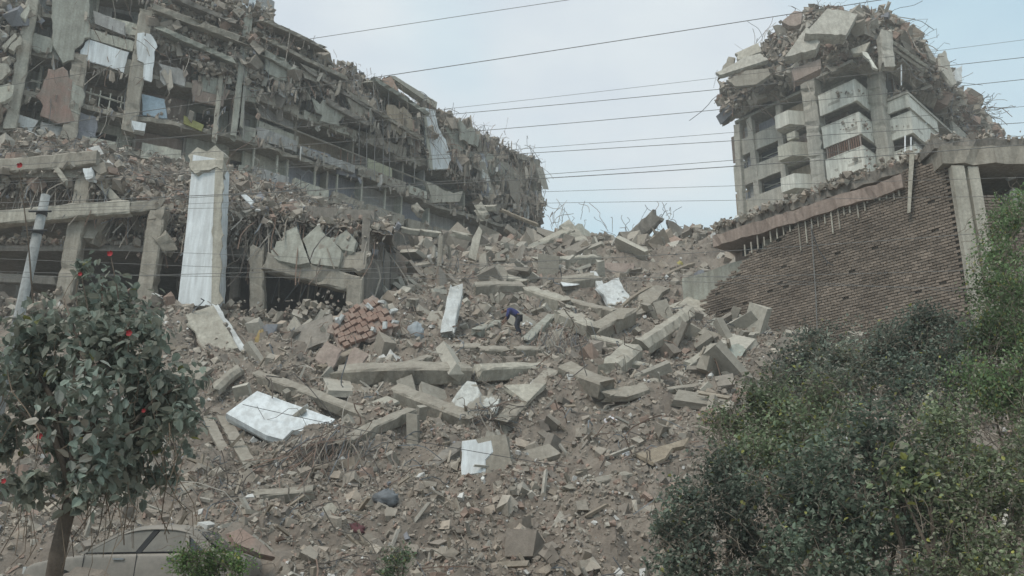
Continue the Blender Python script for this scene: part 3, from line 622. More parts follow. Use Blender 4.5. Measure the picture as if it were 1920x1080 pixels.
    # cracked slab crumpled over the sagging lintel
    for k, pts in enumerate([[(508, 470), (530, 436), (556, 424), (566, 452), (580, 492), (560, 496), (522, 488)], [(568, 448), (598, 420), (618, 445), (640, 470), (634, 500), (584, 494)], [(620, 446), (650, 430), (668, 452), (664, 472), (642, 468)], [(640, 474), (690, 470), (684, 504), (638, 502)]]):
        Pp = [at(x, y, 42.4 + (500 - y) * .012 + .2 * k) for x, y in pts]; V, FF = slab_mesh(Pp, (0, -.9, .4), .4, .08, .3, 30 + k); mesh("cracked_slab", V, FF, CONG if k < 3 else CON, T)
    # debris on the deck: lumpy slope up to the facade, overhanging the broken edge at right
    def dk(U, Vv):
        px = -70 + U * 800; e = smooth(180, 330, px); y0 = 42.7 + 1.0 * e; z0 = 21.05 - 2.0 * e - 1.2 * smooth(520, 720, px)
        base = FA_.P[1] + (((px - 960) * .0312 - FA_.P[0]) * .5); Yf = np.maximum(50.5, base + .2) ; Yf = Yf + 5 * smooth(480, 700, px)
        zf = 26.6 + 0 * px; Yy = y0 + (Yf - y0) * Vv; Z = z0 + (zf - z0) * Vv ** .8 + 1.5 * fbm(px * .02, Vv * 5, 4) * (.3 + Vv * (1 - Vv) * 3)
        Xx = (px - 960) / F * (Yy * CP + (Z - CZ) * SP) + .5 * fbm(px * .05, Vv * 8 + 5, 3); Yy = Yy + .8 * fbm(px * .04 + 9, Vv * 7, 3)
        A = np.stack([Xx, Yy, Z], 2); B = A + V3((0, .6, -.9)); B[..., 2] = np.maximum(B[..., 2], 18.6); return A, B
    tag(rough_mass("deck_debris", EARTH, dk, 190, 50, T), kind="stuff")
    r = np.random.default_rng(21); N = 9000; U = r.random(N); Vv = r.random(N) ** 1.1; A, _ = dk(U[None], Vv[None]); P = A[0] + r.normal(0, .12, (N, 3))
    tag(pieces("deck_rubble", P, sizes(N, r, .1, .8, 2.0), r, T, w=[15, 16, 14, 12, 8, 7, 5, 2, 8, 10, 2.5]), kind="stuff")
    N = 1000; U = r.beta(1.6, 1.1, N); Vv = r.random(N) * .8; A, _ = dk(U[None], Vv[None]); D = np.stack([r.normal(.1, .6, N), r.normal(-.4, .4, N), r.normal(.0, .6, N)], 1)
    tag(strands("deck_bars", A[0], D, r.uniform(.5, 2.2, N), r.uniform(.01, .032, N), barcols(N, r), T, .7, .35, 7, 6), kind="stuff")
    N = 420; U = (r.uniform(420, 720, N) + 70) / 800; A, _ = dk(U[None], (r.random(N) * .35)[None]); D = np.stack([r.normal(0, .25, N), r.normal(-.35, .25, N), r.normal(-.9, .3, N)], 1)
    tag(strands("hanging_bars", A[0], D, r.uniform(.8, 3.4, N), r.uniform(.012, .05, N), barcols(N, r), T, .5, .22, 7, 7), kind="stuff")
    N = 2400; U = (r.uniform(-60, 700, N) + 70) / 800; A, _ = dk(U[None], (r.random(N) * .06)[None]); P = A[0] + np.stack([r.normal(0, .3, N), r.normal(-.15, .3, N), -np.abs(r.normal(0, .8, N))], 1); tag(pieces('edge_rubble', P, sizes(N, r, .1, .6, 2.1), r, T, w=[15, 16, 14, 12, 8, 5, 4, 2, 8, 10, 2]), kind='stuff')
    N = 3200; X_ = r.uniform(Xl, Xr - .5, N); Y_ = 42.0 + 8 * r.random(N) ** 1.6; P = np.stack([X_, Y_, 13.1 + np.abs(r.normal(0, .5, N)) * (1 + .8 * fbm(X_ * .5, Y_ * .5, 2))], 1); P = P[~((X_ > X(478) - .2) & (Y_ > 42.4))]; N = len(P); tag(pieces('bay_rubble', P, sizes(N, r, .12, .9, 2.1), r, T), kind='stuff')
    N = 700; X_ = r.uniform(Xl, X(325), N); P = np.stack([X_, 43.2 + 4 * r.random(N) ** 2, 17.25 + np.abs(r.normal(0, .25, N))], 1); tag(pieces('bay_rubble', P, sizes(N, r, .1, .5, 2.1), r, T), kind='stuff')
    N = 380; U = (r.uniform(20, 440, N) + 70) / 800; A, _ = dk(U[None], (r.random(N) * .12)[None]); D = np.stack([r.normal(0, .25, N), r.normal(-.2, .2, N), r.normal(-.9, .3, N)], 1)
    tag(strands("hanging_bars", A[0], D, r.uniform(.6, 2.4, N), r.uniform(.012, .04, N), barcols(N, r), T, .5, .22, 7, 8), kind="stuff")
podium()

# ------------------------------------------------------------------ lath-faced wall building on the right
def bricks_on(seg, name, parent, a0, a1, z0, topfn, botfn, o, r, bl=.30, rh=.125):
    P = []; row = 0; z = z0
    zmax = max(topfn(a) for a in np.linspace(a0, a1, 30)); V = []; 
    C = []; S = []
    while z < zmax:
        a = a0 + (row % 2) * bl * .5
        while a < a1 - bl * .5:
            if botfn(a) <= z <= topfn(a) + r.normal(0, .05) + .35 * np.floor(1.5 * vnoise(a * 2.3, 3.0) + .5) * (a > 6) and r.random() > .012:
                C.append((a + bl * .5, z + rh * .5, o + r.normal(0, .006))); S.append((bl * .5 - .012, rh * .5 * r.uniform(.66, .8)))
            a += bl
        row += 1; z += rh
    C = np.array(C); S = np.array(S); N = len(C)
    base = seg.P[None] + C[:, 0:1] * seg.d + C[:, 2:3] * seg.n; base[:, 2] = C[:, 1]
    loc = CUBE[None] * np.stack([S[:, 0], np.full(N, .05), S[:, 1]], 1)[:, None, :] * (1 + r.uniform(-.06, .06, (N, 8, 3)))
    Vv = base[:, None, :] + loc[:, :, 0:1] * seg.d + loc[:, :, 1:2] * seg.n + loc[:, :, 2:3] * V3((0, 0, 1))
    FAc = (CUBEF[None] + (np.arange(N) * 8)[:, None, None]).reshape(-1, 4)
    t = np.array((.205, .166, .134)) * r.uniform(.72, 1.2, (N, 1)) * (1 + .45 * fbm(C[:, 0] * .5, C[:, 1] * 1.2, 3))[:, None]
    return tag(mesh(name, Vv.reshape(-1, 3), FAc, CHUNK, parent, cols=np.repeat(t, 6, axis=0)), kind="stuff")
def lath_building():
    T = empty("lath_wall_building", WL_.pt(5, 10, -1), "low building with a wall of fine dark brown brick courses at right", "building")
    r = np.random.default_rng(31)
    def top(a): return float(np.interp(a, [-.2, 1.6, 2.4, 6.2, 8.5, 10.5, 12.2, 13.5], [17.75, 17.75, 17.14, 17.12, 16.5, 15.9, 15.2, 14.4]))
    def bot(a): return float(np.interp(a, [0, 13.5], [9.2, 12.0]))
    n = 40; A = np.linspace(.05, 13.4, n)
    mb = MB(); front = [WL_.pt(a, bot(a) - 1, -.12) for a in A] + [WL_.pt(a, top(a) - .15, -.12) for a in A[::-1]]
    mb.prism(front, -WL_.n * .35); mb.build("wall_core", LATHD, T)
    bricks_on(WL_, "brick_courses", T, .02, 13.4, 8.6, top, lambda a: bot(a) - .6, -.07, r)
    # deck slab along the top, its broken crust, vertical laths hanging below
    mb = MB(); WL_.rough(mb, 1.9, 12.2, 17.15, 17.75, -5, .22, .03, .3, 33, .25, .5); mb.build("deck_slab", PINK, T)
    mb = MB(); WL_.rough(mb, 1.7, 12.0, 17.76, 18.25, -4.8, .02, .06, .22, 34, .5); mb.build("broken_crust", COND, T)
    for i, x in enumerate(np.linspace(1494, 1690, 17)):
        a, _ = WL_.sz(x, 380); z1 = 17.1; a += r.normal(0, .05); z0 = 17.1 - r.uniform(.35, 1.5) * (1 - .45 * (x > 1620)); mb = MB(); WL_.box(mb, a - .028, a + .028, z0, z1, .02, .07); mb.build("hanging_lath", CONL if i % 3 else CON, T)
    for i, x in enumerate(np.linspace(1398, 1482, 8)):
        a, z = WL_.sz(x, 470 - (x - 1398) * .55); mb = MB(); WL_.box(mb, a - .028, a + .028, z - .3, z + r.uniform(.15, .7), .02, .07); mb.build("hanging_lath", CONL, T)
    mb = MB(); mb.box8([WL_.px(x, y, o) for x, y, o in [(1701, 400, .1), (1707, 398, .1), (1707, 398, .25), (1701, 400, .25), (1705, 285, .1), (1715, 285, .1), (1715, 285, .25), (1705, 285, .25)]]); mb.build("drain_pipe", CONL, T)
    mb = MB(); mb.tube([WL_.px(1521, 420, .15), WL_.px(1524, 470, .14), WL_.px(1530, 560, .14), WL_.px(1532, 618, .14)], .025, 5); mb.build("cable", CABLEG, T)
    mb = MB(); mb.tube([WL_.px(1521, 430, .15), WL_.px(1535, 470, .2), WL_.px(1552, 492, .2), WL_.px(1562, 498, .15)], .025, 5); mb.build("cable", CABLE, T)
    # opening and pale walls behind the low left part of the wall
    mb = MB(); WL_.box(mb, 5.8, 12.1, 14, 17.1, -1.5, -1.35); mb.build("inner_wall", PINK, T)
    mb = MB(); WL_.quad(mb, [(1392, 452), (1428, 432), (1428, 466), (1392, 480)], -1.33, -1.28); mb.build("window_void", GLASSD, T)
    mb = MB(); WL_.quad(mb, [(1429, 430), (1455, 420), (1456, 470), (1429, 482)], -1.3, -.9); mb.build("pier", TOWERC, T)
    mb = MB(); WL_.rough(mb, 10.5, 15.0, 13.0, 16.35, -1.2, -.55, .05, .5, 37, .1); mb.build("low_wall", CONG, T)
    # front: slab edge, two pale pilasters, rubble wall beyond
    mb = MB(); WF_.rough(mb, -.35, 8, 17.25, 18.05, -5, .35, .05, .4, 38, .12); mb.build("front_slab", CON, T)
    mb = MB(); WF_.rough(mb, -.5, 8, 18.06, 18.5, -5, .1, .06, .22, 39, .5); mb.build("broken_crust", COND, T)
    for k, (a0, a1, z0) in enumerate([(-.02, .5, 8.8), (.68, 1.12, 12.0)]):
        mb = MB(); WF_.rough(mb, a0, a1, z0, 17.2, .0, .3 - k * .08, .012, .2, 40 + k); mb.build("pilaster", CONL, T)
    mb = MB(); WF_.box(mb, .5, .68, 12, 17.2, -.05, .02); mb.build("pilaster_recess", TOWERC, T)
    mb = MB(); WF_.rough(mb, .5, 1.6, 8.8, 11.95, -.1, .18, .02, .3, 43); mb.build("pilaster_base", CONL, T)
    mb = MB(); WF_.box(mb, 1.2, 8, 8, 17.2, -3.2, -3); mb.build("front_wall", COND, T)
    bricks_on(Seg(WF_.pt(0, 0, -.25), (1, 0)), "brick_courses", T, 1.2, 2.7, 9.0, lambda a: 16.8 - .5 * a, lambda a: 9, 0, r)
    mb = MB(); WF_.rough(mb, 2.6, 8, 15.2, 16.4, -2.6, -.4, .18, .4, 44, .4); mb.build("broken_ledge", CONG, T)
    mb = MB(); WF_.rough(mb, 2.0, 8, 13.6, 14.0, -2.6, -.2, .1, .4, 45, .3); mb.build("broken_ledge", PINK, T)
    mb = MB(); WF_.rough(mb, 1.35, 2.6, 12.3, 12.9, -1.5, .3, .06, .3, 46, .1); mb.build("bracket", COND, T)
    mb = MB(); P = [WF_.px(x, y, -.5) for x, y in [(1852, 300), (1876, 296), (1880, 314), (1862, 318)]]; V, FF = slab_mesh(P, (0, -1, 0), .5, .05, .2, 3); o = mesh("tarpaulin", V, FF, plain('blue_tarp', (.06, .12, .32), .7), T); o["label"] = "crumpled blue tarpaulin under the slab"
    P = [WF_.px(x, y, -1.0) for x, y in [(1880, 322), (1935, 302), (1935, 318), (1892, 334)]]; V, FF = slab_mesh(P, (0, -.9, .4), .2, .05, .2, 4); mesh("roof_sheet", V, FF, WHITE, T)
    N = 1500; a = r.uniform(1.2, 12.2, N); P = WL_.P + a[:, None] * WL_.d + r.uniform(-1.5, .3, N)[:, None] * WL_.n; P[:, 2] = 18.1 + np.abs(r.normal(0, .2, N))
    a2 = r.uniform(-.4, 8, 500); P2 = WF_.P + a2[:, None] * WF_.d + r.uniform(-1.5, .2, 500)[:, None] * WF_.n; P2[:, 2] = 18.5 + np.abs(r.normal(0, .16, 500))
    P = np.concatenate([P, P2]); tag(pieces("deck_rubble", P, sizes(len(P), r, .07, .4, 2), r, T), kind="stuff")
lath_building()

# ------------------------------------------------------------------ tower with zigzag balconies
def tower():
    T0 = at(1610, 211, 62); dw = unit((-.765, 1, 0)); dr = unit((.967, 1, 0))
    T = empty("apartment_tower", T0 * V3((1, 1, 0)) + V3((3, 8, 24)), "shattered pale apartment tower with zigzag white balconies and a crushed top", "building")
    r = np.random.default_rng(41)
    FL = [25.2, 28.0, 30.8, 33.6, 36.4]
    tip1 = V3((T0[0], T0[1], 0)); v1l = tip1 + dw * 3.25; v1r = tip1 + dr * 3.0; tip2 = v1r - dw * 2.9; far = tip2 + dr * 30
    L0 = v1l + dw * 1.4 - V3((0, 0, 0)) ; L1 = tip1 + dw * 12.2
    S1 = Seg(tip1, dw); S2 = Seg(tip1, dr); S3 = Seg(tip2, dw); S4 = Seg(tip2, dr)
    SL = Seg(tip1 - S1.n * .9, dw)
    plan = [L1 - S1.n * .9, v1l - S1.n * .9, v1l, tip1, v1r, tip2, far]
    back = [far + V3((-8, 9, 0)), L1 + V3((8, 12, 0))]
    for i, z in enumerate(FL + [39.2]):
        mb = MB(); mb.prism([p + V3((0, 0, z - .22)) for p in plan + back], V3((0, 0, .22))); mb.build("floor_slab", TOWERC, T)
    sh = V3((.3, 2.7, 0))
    inner = [p + sh for p in plan]
    wm = [TOWERC, CREAM, GREYW, PINK, OCHRE]
    for zi, z in enumerate(FL):
        for k in range(len(inner) - 1):
            a, b = inner[k], inner[k + 1]; L = np.linalg.norm(b - a); d = (b - a) / L; nn = V3((d[1], -d[0], 0)); 
            if nn[1] > 0: nn = -nn
            mb = MB(); mb.prism([a + V3((0, 0, z)), b + V3((0, 0, z)), b + V3((0, 0, z + 2.55)), a + V3((0, 0, z + 2.55))], -nn * .15)
            mb.build("room_wall", wm[(k + zi * 2) % 5], T)
            for q in range(max(1, int(L / 3))):
                if r.random() < .8:
                    u0 = (q + r.uniform(.12, .3)) * min(L, 3.0); u1 = min(u0 + r.uniform(1.0, 1.7), L - .1)
                    if u1 - u0 < .4: continue
                    mb = MB(); mb.prism([a + d * u0 + nn * .03 + V3((0, 0, z + .3)), a + d * u1 + nn * .03 + V3((0, 0, z + .3)), a + d * u1 + nn * .03 + V3((0, 0, z + 2.3)), a + d * u0 + nn * .03 + V3((0, 0, z + 2.3))], -nn * .04)
                    wob = mb.build("window", [GLASSD, LILAC, DARKW][r.integers(0, 3)], T)
                    mb = MB(); um = (u0 + u1) / 2; mb.obox(a + d * um + nn * .06 + V3((0, 0, z + 1.3)), d * .03, nn * .03, V3((0, 0, 1.0))); mb.build("frame", CREAM, wob)
    # balcony parapets of the zigzag
    def par(seg, a0, a1, z, m, h0=-.75, h1=1.0, seed=0, o=.0):
        mb = MB(); seg.rough(mb, a0, a1, z + h0, z + h1, o - .22, o, .015, .5, seed); mb.build("parapet", m, T)
        mb = MB(); seg.box(mb, min(a0, a1), max(a0, a1), z + h1 + .004, z + h1 + .06, o - .26, o + .035); mb.build("coping", TOWERP, T)
    for i, z in enumerate(FL):
        par(S1, .0, 3.25, z, TOWERP, seed=i); par(S2, .0, 3.0, z, TOWERP, seed=9 + i)
        if z < 36: par(S3, 0.0, 2.6, z, TOWERP, seed=19 + i)
        if z < 36: par(S4, 0.0, 9.5 - 1.5 * (z > 33), z, TOWERP, seed=29 + i)
        par(S4, 10.0, 26, z, TOWERP if i < 4 else TOWERC, seed=39 + i)
    par(S3, 0.0, 2.6, 36.4 - .9, TOWERP, -.4, .5, 77); par(S4, 0.0, 6, 36.4 - 1.0, TOWERP, -.4, .5, 78)
    # balustrade bars on the third floor
    for k in range(16):
        a = .15 + k * .19; mb = MB(); S1.box(mb, a, a + .085, 31.87, 32.84, -.16, -.07); mb.build("baluster", RUST if k % 5 else PINK, T)
    for (x, y0, y1) in [(1638, 212, 232), (1776, 158, 212), (1769, 160, 190), (1697, 255, 285), (1708, 258, 288), (1736, 222, 250), (1690, 122, 160)]:
        sg = S4 if x > 1680 else S2; mb = MB(); p, q = sg.px(x, y1, -.1), sg.px(x, y0, -.1); mb.tube([p, q], .06, 5); mb.build("window_post", WHITEC, T)
    # glazing screens on the receding side
    for i, z in enumerate(FL[1:4]):
        for a in (1.2, 3.4, 5.6, 7.6):
            if r.random() < .75:
                mb = MB(); S4.box(mb, a, a + 1.7, z + 1.05, z + 2.0, -.5, -.42); o = mb.build("window", [LILAC, GREYW, GLASSD][r.integers(0, 3)], T)
    # piers
    for p, w in ((v1l + dw * .75 - S1.n * .2, .62), (v1r + V3((.35, -.55, 0)), .55), (L1 - S1.n * .95 - dw * .3, .3), (L1 - S1.n * .85 - dw * 1.7, .28), (L0 + dw * 2.9 - S1.n * .9, .25)):
        mb = MB(); zt = 41.5 if w > .5 else 38.6; q = np.array([dw * w, S1.n * w * .8])
        V, FF = beam_mesh(p + V3((0, 0, 22)), p + V3((0, 0, zt)), w * 2, w * 1.7, S1.n, int(w * 100), .03, .1); mesh("pier", V, FF, TOWERC, T)
    # left face: spandrels, box balconies, windows
    for i, z in enumerate(FL):
        mb = MB(); SL.rough(mb, 7.6, 12.2, z - .75, z + .75, -.25, .04, .02, .5, 90 + i, .04); mb.build("spandrel", TOWERC, T)
        mb = MB(); SL.box(mb, 10.75, 11.55, z + .75, z + 2.03, -.6, -.5); mb.build("window", LILAC if i % 2 else GREYW, T)
        mb = MB(); SL.box(mb, 8.1, 10.35, z + .75, z + 2.03, -1.0, -.9); wo_ = mb.build("window", GLASSD if i in (2, 3) else LILAC, T)
        if i in (2, 3):
            for zz in (z + 1.1, z + 1.5):
                mb = MB(); SL.box(mb, 8.2, 10.2, zz, zz + .07, -.85, -.8); mb.build("frame", CREAM, wo_)
        mb = MB(); V = [SL.pt(5.2, z - .45, .0), SL.pt(7.4, z - .45, .0), SL.pt(7.2, z - .45, 1.25), SL.pt(5.9, z - .45, 1.25)]; mb.prism(V, V3((0, 0, 1.25))); mb.build("box_balcony", CREAM if i % 2 else TOWERP, T)
        mb = MB(); SL.box(mb, 4.9, 7.5, z + .9, z + 2.0, -.7, -.6); mb.build("room_wall", PINK if i % 2 else OCHRE, T)
        mb = MB(); SL.rough(mb, 4.6, 7.6, z - .6, z - .2, -.5, .06, .03, .4, 96 + i, .1); mb.build("spandrel", TOWERC, T)
    mb = MB(); SL.box(mb, 5.6, 6.4, 34.7, 35.3, .5, 1.0); o = mb.build("air_conditioner", CREAM, T)
    # pink plaster streak, washing, small debris on balconies
    # crushed top ------------------------------------------------
    cpl = np.array([p[:2] for p in plan]); 
    def topz(X, Y):
        return 0
    def heap(U, Vv):
        # run along the facade from the left end to far right; Vv from lip over the top and back
        s = U * 46.0 - 12.8
        Xf = np.where(s < 0, tip1[0] - s * dw[0] * -1 * -1, 0) * 0
        left = s < 3.5
        px_ = np.where(left, tip1[0] + dw[0] * (-s), 0); 
        X = np.where(s < 0, tip1[0] + dw[0] * -s, np.where(s < 3.5, tip1[0] + (tip2[0] - tip1[0]) * s / 3.5, tip2[0] + dr[0] * (s - 3.5)))
        Y = np.where(s < 0, tip1[1] + dw[1] * -s, np.where(s < 3.5, tip1[1] + (tip2[1] - tip1[1]) * s / 3.5, tip2[1] + dr[1] * (s - 3.5)))
        lo = np.interp(s, [-12.8, -8, -4, 0, 3.5, 7, 12, 18, 24, 33], [39.9, 39.9, 39.6, 39.4, 39.2, 38.8, 38.2, 37.4, 36.4, 35])
        hi = np.interp(s, [-12.8, -11, -6, -2, 0, 4, 12, 20, 33], [43.6, 45.0, 46.6, 46.8, 45.6, 44.4, 44.2, 44.2, 44.4])
        lo = lo + .6 * fbm(s * .6, s * 0 + 2, 3); hi = hi + 1.0 * fbm(s * .8, s * 0 + 7, 4)
        z = lo + (hi - lo) * np.minimum(Vv * 1.35, 1); out = -.5 + 1.1 * np.sin(np.minimum(Vv * 1.35, 1) * 2.2) - 3.2 * np.minimum(Vv * 1.35, 1) ** 2 - 5 * np.maximum(Vv - .74, 0) * 4
        out = out + 1.4 * fbm(s * .8, z * .8, 4)
        ix = np.interp(s, [-12.8, -2, 3, 12], [.62, .35, .05, -.35]); iy = np.sqrt(1 - ix ** 2); A = np.stack([X - ix * out, Y - iy * out, z + .6 * fbm(s * 1.1, Vv * 9, 3) * (Vv > .5)], 2)
        B = A + V3((0, .9, -.5)); B[..., 2] = np.maximum(B[..., 2] - 1.5 * Vv, 31)
        return A, B
    cin = [p + (back[1] - p) * .10 for p in plan[:2]] + [p + V3((.3, 1.6, 0)) for p in plan[2:6]] + [plan[6] + V3((-3, 3, 0))]; mb = MB(); mb.prism([p + V3((0, 0, 39.2)) for p in cin + [back[0] + V3((-3, -3, 0)), back[1] + V3((1, -2, 0))]], V3((0, 0, 3.6))); mb.build('crushed_floor', COND, T)
    tag(rough_mass("crushed_top", CON, heap, 200, 46, T), kind="stuff")
    N = 9000; U = r.random(N) ; Vv = r.random(N) * .85; A, _ = heap(U[None], Vv[None]); P = A[0] + r.normal(0, .2, (N, 3)) + V3((0, -.15, .05))
    tag(pieces("broken_pieces", P, sizes(N, r, .14, 1.3, 1.7), r, T, w=[18, 14, 14, 10, 14, 5, 3, 1.5, 8, 8, 2.5]), kind="stuff")
    N = 800; U = r.random(N); Vv = r.random(N) * .9; A, _ = heap(U[None], Vv[None]); D = np.stack([r.normal(.1, .6, N), r.normal(-.6, .4, N), r.normal(-.1, .7, N)], 1)
    tag(strands("hanging_bars", A[0], D, r.uniform(.5, 2.6, N), r.uniform(.012, .035, N), barcols(N, r), T, .6, .35, 7, 12), kind="stuff")
    N = 260; U = r.random(N); Vv = r.uniform(.62, .8, N); A, _ = heap(U[None], Vv[None]); D = np.stack([r.normal(.2, .6, N), r.normal(-.1, .4, N), r.uniform(.2, 1, N)], 1)
    tag(strands("top_bars", A[0], D, r.uniform(.5, 2.2, N), r.uniform(.01, .02, N), barcols(N, r), T, .7, .4, 7, 13), kind="stuff")
    # debris caught on balconies
    N = 700; P = []
    for sg, a1 in ((S1, 3.2), (S2, 2.5), (S4, 9)):
        a = r.uniform(0, a1, N); q = sg.P + a[:, None] * sg.d + r.uniform(-1.6, -.2, N)[:, None] * sg.n; q[:, 2] = np.array(FL)[r.integers(0, 5, N)] + np.abs(r.normal(0, .35, N)); P.append(q)
    P = np.concatenate(P); tag(pieces("balcony_debris", P, sizes(len(P), r, .07, .4, 2), r, T), kind="stuff")
    return S1, S2, S3, S4, SL
S1, S2, S3, S4, SL = tower()

# ------------------------------------------------------------------ loose slabs and beams (each one a thing)
_seed = [100]; SPOTS = []
def ribs(parent, pts, r, n, L=.7, rad=.014, d=(0, -.2, -.4)):
    """bent reinforcement sticking out of a broken end: one small bundle"""
    pts = np.asarray(pts); S = pts[r.integers(0, len(pts), n)] + r.normal(0, .06, (n, 3)); D = np.tile(V3(d), (n, 1)) + r.normal(0, .45, (n, 3))
    tag(strands("reinforcement", S, D, r.uniform(.4, 1.3, n) * L, np.full(n, rad), barcols(n, r), parent, .5, .35, 6, int(r.integers(1e6))), kind="stuff")
def slab(name, label, cat, pts, n, t, m, dY=0.0, anchor=None, Y=None, jag=.07, step=.35, rib=0, group="fallen slabs and panels", foot=None):
    _seed[0] += 1; c = anchor or (sum(p[0] for p in pts) / len(pts), max(p[1] for p in pts) - 4)
    P0 = at(c[0], c[1], Y) if Y else hit(*c); P0 = P0 + V3((0, dY, 0)) + (0 if Y else 1) * V3((0, -.2, .28)); n = unit(n)
    P = [on_plane(x, y, P0, n) for x, y in pts]; V, FF = slab_mesh(P, n, t, jag, step, _seed[0]); o = mesh(name, V, FF, m); SPOTS.extend(P + [sum(P) / len(P)])
    tag(o, label, cat, group, 'thing')
    if rib: ribs(o, [p - n * t * .5 for p in P], np.random.default_rng(_seed[0]), rib)
    return o
def beam(name, label, cat, a, b, w, m, lift=.5, hgt=.9, Y=None, Y1=None, up=(0, -.55, .83), jag=.13, ch=.05, rib=0, group="fallen beams and columns"):
    _seed[0] += 1; p = at(*a, Y) if Y else hit(*a); q = (at(*b, Y1) if Y1 else (at(*b, Y) if Y else hit(*b))); ww = w * mpx((p + q) / 2)
    if not Y:
        # keep steep beams from running off along the slope
        L = np.linalg.norm(q - p)
        p = p + V3((0, -.35, .5)) * ww * (lift - .1); q = q + V3((0, -.35, .5)) * ww * (lift - .1)
    SPOTS.extend([p + (q - p) * t for t in np.linspace(0, 1, 7)]); V, FF = beam_mesh(p, q, ww, ww * hgt, V3(up), _seed[0], ch, jag); o = mesh(name, V, FF, m); tag(o, label, cat, group, 'thing')
    if rib: ribs(o, [p, q], np.random.default_rng(_seed[0]), rib)
    return o
NS = (0.05, -.72, .69)
slab("wall_slab", "large white painted slab lying tilted beside the hibiscus tree", "slab", [(424, 775), (482, 733), (628, 786), (596, 812), (548, 806), (530, 824), (500, 816)], (.12, -.75, .65), .35, WHITEC, jag=.025, step=.5, rib=4)
beam("concrete_beam", "brown dusty beam along the upper edge of the large white slab", "beam", (482, 712), (690, 790), 24, CON, rib=8)
beam("concrete_beam", "longest straight beam lying level across the middle of the rubble", "beam", (634, 716), (884, 712), 38, CON, .6, rib=10)
beam("concrete_beam", "pale beam end continuing right of the longest level beam", "beam", (892, 710), (1010, 705), 30, CONL, .7, rib=8)
beam("concrete_beam", "thick tapering beam pointing down right below the level beam", "beam", (744, 748), (888, 806), 36, CON, .6, rib=8)
slab("wall_fragment", "ragged grey and white plaster fragment under the level beam", "slab", [(836, 768), (858, 735), (876, 714), (902, 742), (938, 742), (926, 776), (884, 790), (862, 778)], (0, -.86, .5), .4, PEEL, jag=.14, rib=5)
beam("concrete_beam", "straight grey beam slanting up right behind the white block", "beam", (944, 806), (1034, 712), 30, CON, .6, rib=8)
slab("wall_fragment", "flat triangular grey slab left of the slanting beam", "slab", [(944, 722), (1024, 718), (988, 754)], (.1, -.7, .7), .25, CONL, jag=.05)
_bn = unit((-.08, -.97, .22))
_bk = slab("wall_block", "square block half white paint half bare concrete in the foreground rubble", "block", [(866, 826), (948, 814), (960, 884), (864, 892)], _bn, 1.0, CON, jag=.06, rib=16)
_bp = hit(912.0, 888) + V3((0, -.2, .28)) + _bn * .03
_V, _F = slab_mesh([on_plane(x, y, _bp, _bn) for x, y in [(867, 828), (892, 824), (896, 832), (920, 826), (922, 848), (909, 862), (908, 886), (866, 890)]], _bn, .05, .03, .2, 4); mesh("white_plaster", _V, _F, WHITEC, _bk)
slab("fallen_plate", "grey panel leaning below the white pillar", "panel", [(348, 590), (400, 572), (446, 652), (384, 664), (366, 622)], (.15, -.85, .5), .2, CONL, anchor=(400, 640), jag=.06)
beam("painted_post", "white painted post leaning below the white pillar", "post", (402, 574), (456, 660), 13, WHITE, Y=40.2, Y1=38.8)
slab("fallen_plate", "brown board like panel leaning below the dark opening", "panel", [(528, 642), (560, 612), (622, 588), (624, 606), (614, 640), (562, 660)], (-.1, -.8, .6), .2, COND, anchor=(580, 640))
beam("concrete_beam", "pale edge beam above the red brick panel", "beam", (640, 584), (700, 540), 14, CONL, .8)
beam("painted_column", "white column standing askew right of the red brick panel", "column", (838, 628), (856, 545), 26, WHITE, Y=39.5, Y1=40.6, up=(0, -1, .2), rib=6)
beam("concrete_beam", "level grey beam above the crouching person", "beam", (890, 553), (984, 552), 28, CON, .7, rib=8)
beam("concrete_beam", "broken slab end sloping down right of the beam above the person", "beam", (992, 560), (1062, 584), 30, CONL, .7, rib=10)
beam("concrete_beam", "short clean cut beam right of the person", "beam", (1050, 604), (1112, 632), 28, CONL, .8)
beam("concrete_beam", "thick beam with a shadowed flank right of the short clean beam", "beam", (1112, 640), (1176, 604), 34, CON, .7, rib=6)
beam("concrete_beam", "dusty beam lying just behind the crossed beams", "beam", (1068, 576), (1156, 598), 20, CON, .8)
beam("concrete_column", "rounded column segment slanting up right at the right of the rubble", "column", (1196, 672), (1290, 604), 36, CONL, .8, 1.0, ch=.14, rib=8)
beam("concrete_block", "stubby block below the rounded column segment", "block", (1142, 712), (1182, 676), 44, CONL, .7, .8, ch=.1)
beam("concrete_beam", "dark sided beam wedge pointing down right beside the stubby block", "beam", (1062, 710), (1134, 742), 38, CON, .7)
beam("concrete_beam", "short level beam above the stubby block", "beam", (1114, 644), (1168, 658), 20, CONL, .8)
beam("concrete_beam", "small beam stub touching the stubby block on the right", "beam", (1182, 692), (1228, 700), 18, CONL, .8)
beam("concrete_beam", "pale narrow beam slanting up right below the green slab", "beam", (1288, 694), (1342, 656), 18, CONL, .8)
slab("fallen_slab", "wide pale slab propped up against the lath wall", "slab", [(1252, 574), (1300, 552), (1364, 530), (1392, 556), (1330, 578), (1286, 594)], (-.15, -.62, .77), .25, CONL, rib=6)
slab("fallen_plate", "pale green painted slab jutting right below the wide slab", "slab", [(1328, 602), (1424, 584), (1446, 598), (1420, 612), (1342, 626)], (-.1, -.75, .65), .25, CONG, anchor=(1380, 615))
slab("fallen_plate", "small pale green sheet lying below the jutting green slab", "panel", [(1354, 672), (1362, 650), (1382, 644), (1400, 652), (1388, 672)], (.1, -.75, .65), .12, surf('pale_green_paint', (.42, .47, .42), (.35, .38, .34)), jag=.03)
slab("fallen_plate", "white plaster panel high on the right of the rubble", "panel", [(1118, 540), (1160, 520), (1172, 545), (1194, 570), (1152, 582)], (.1, -.7, .7), .2, WHITE, rib=5)
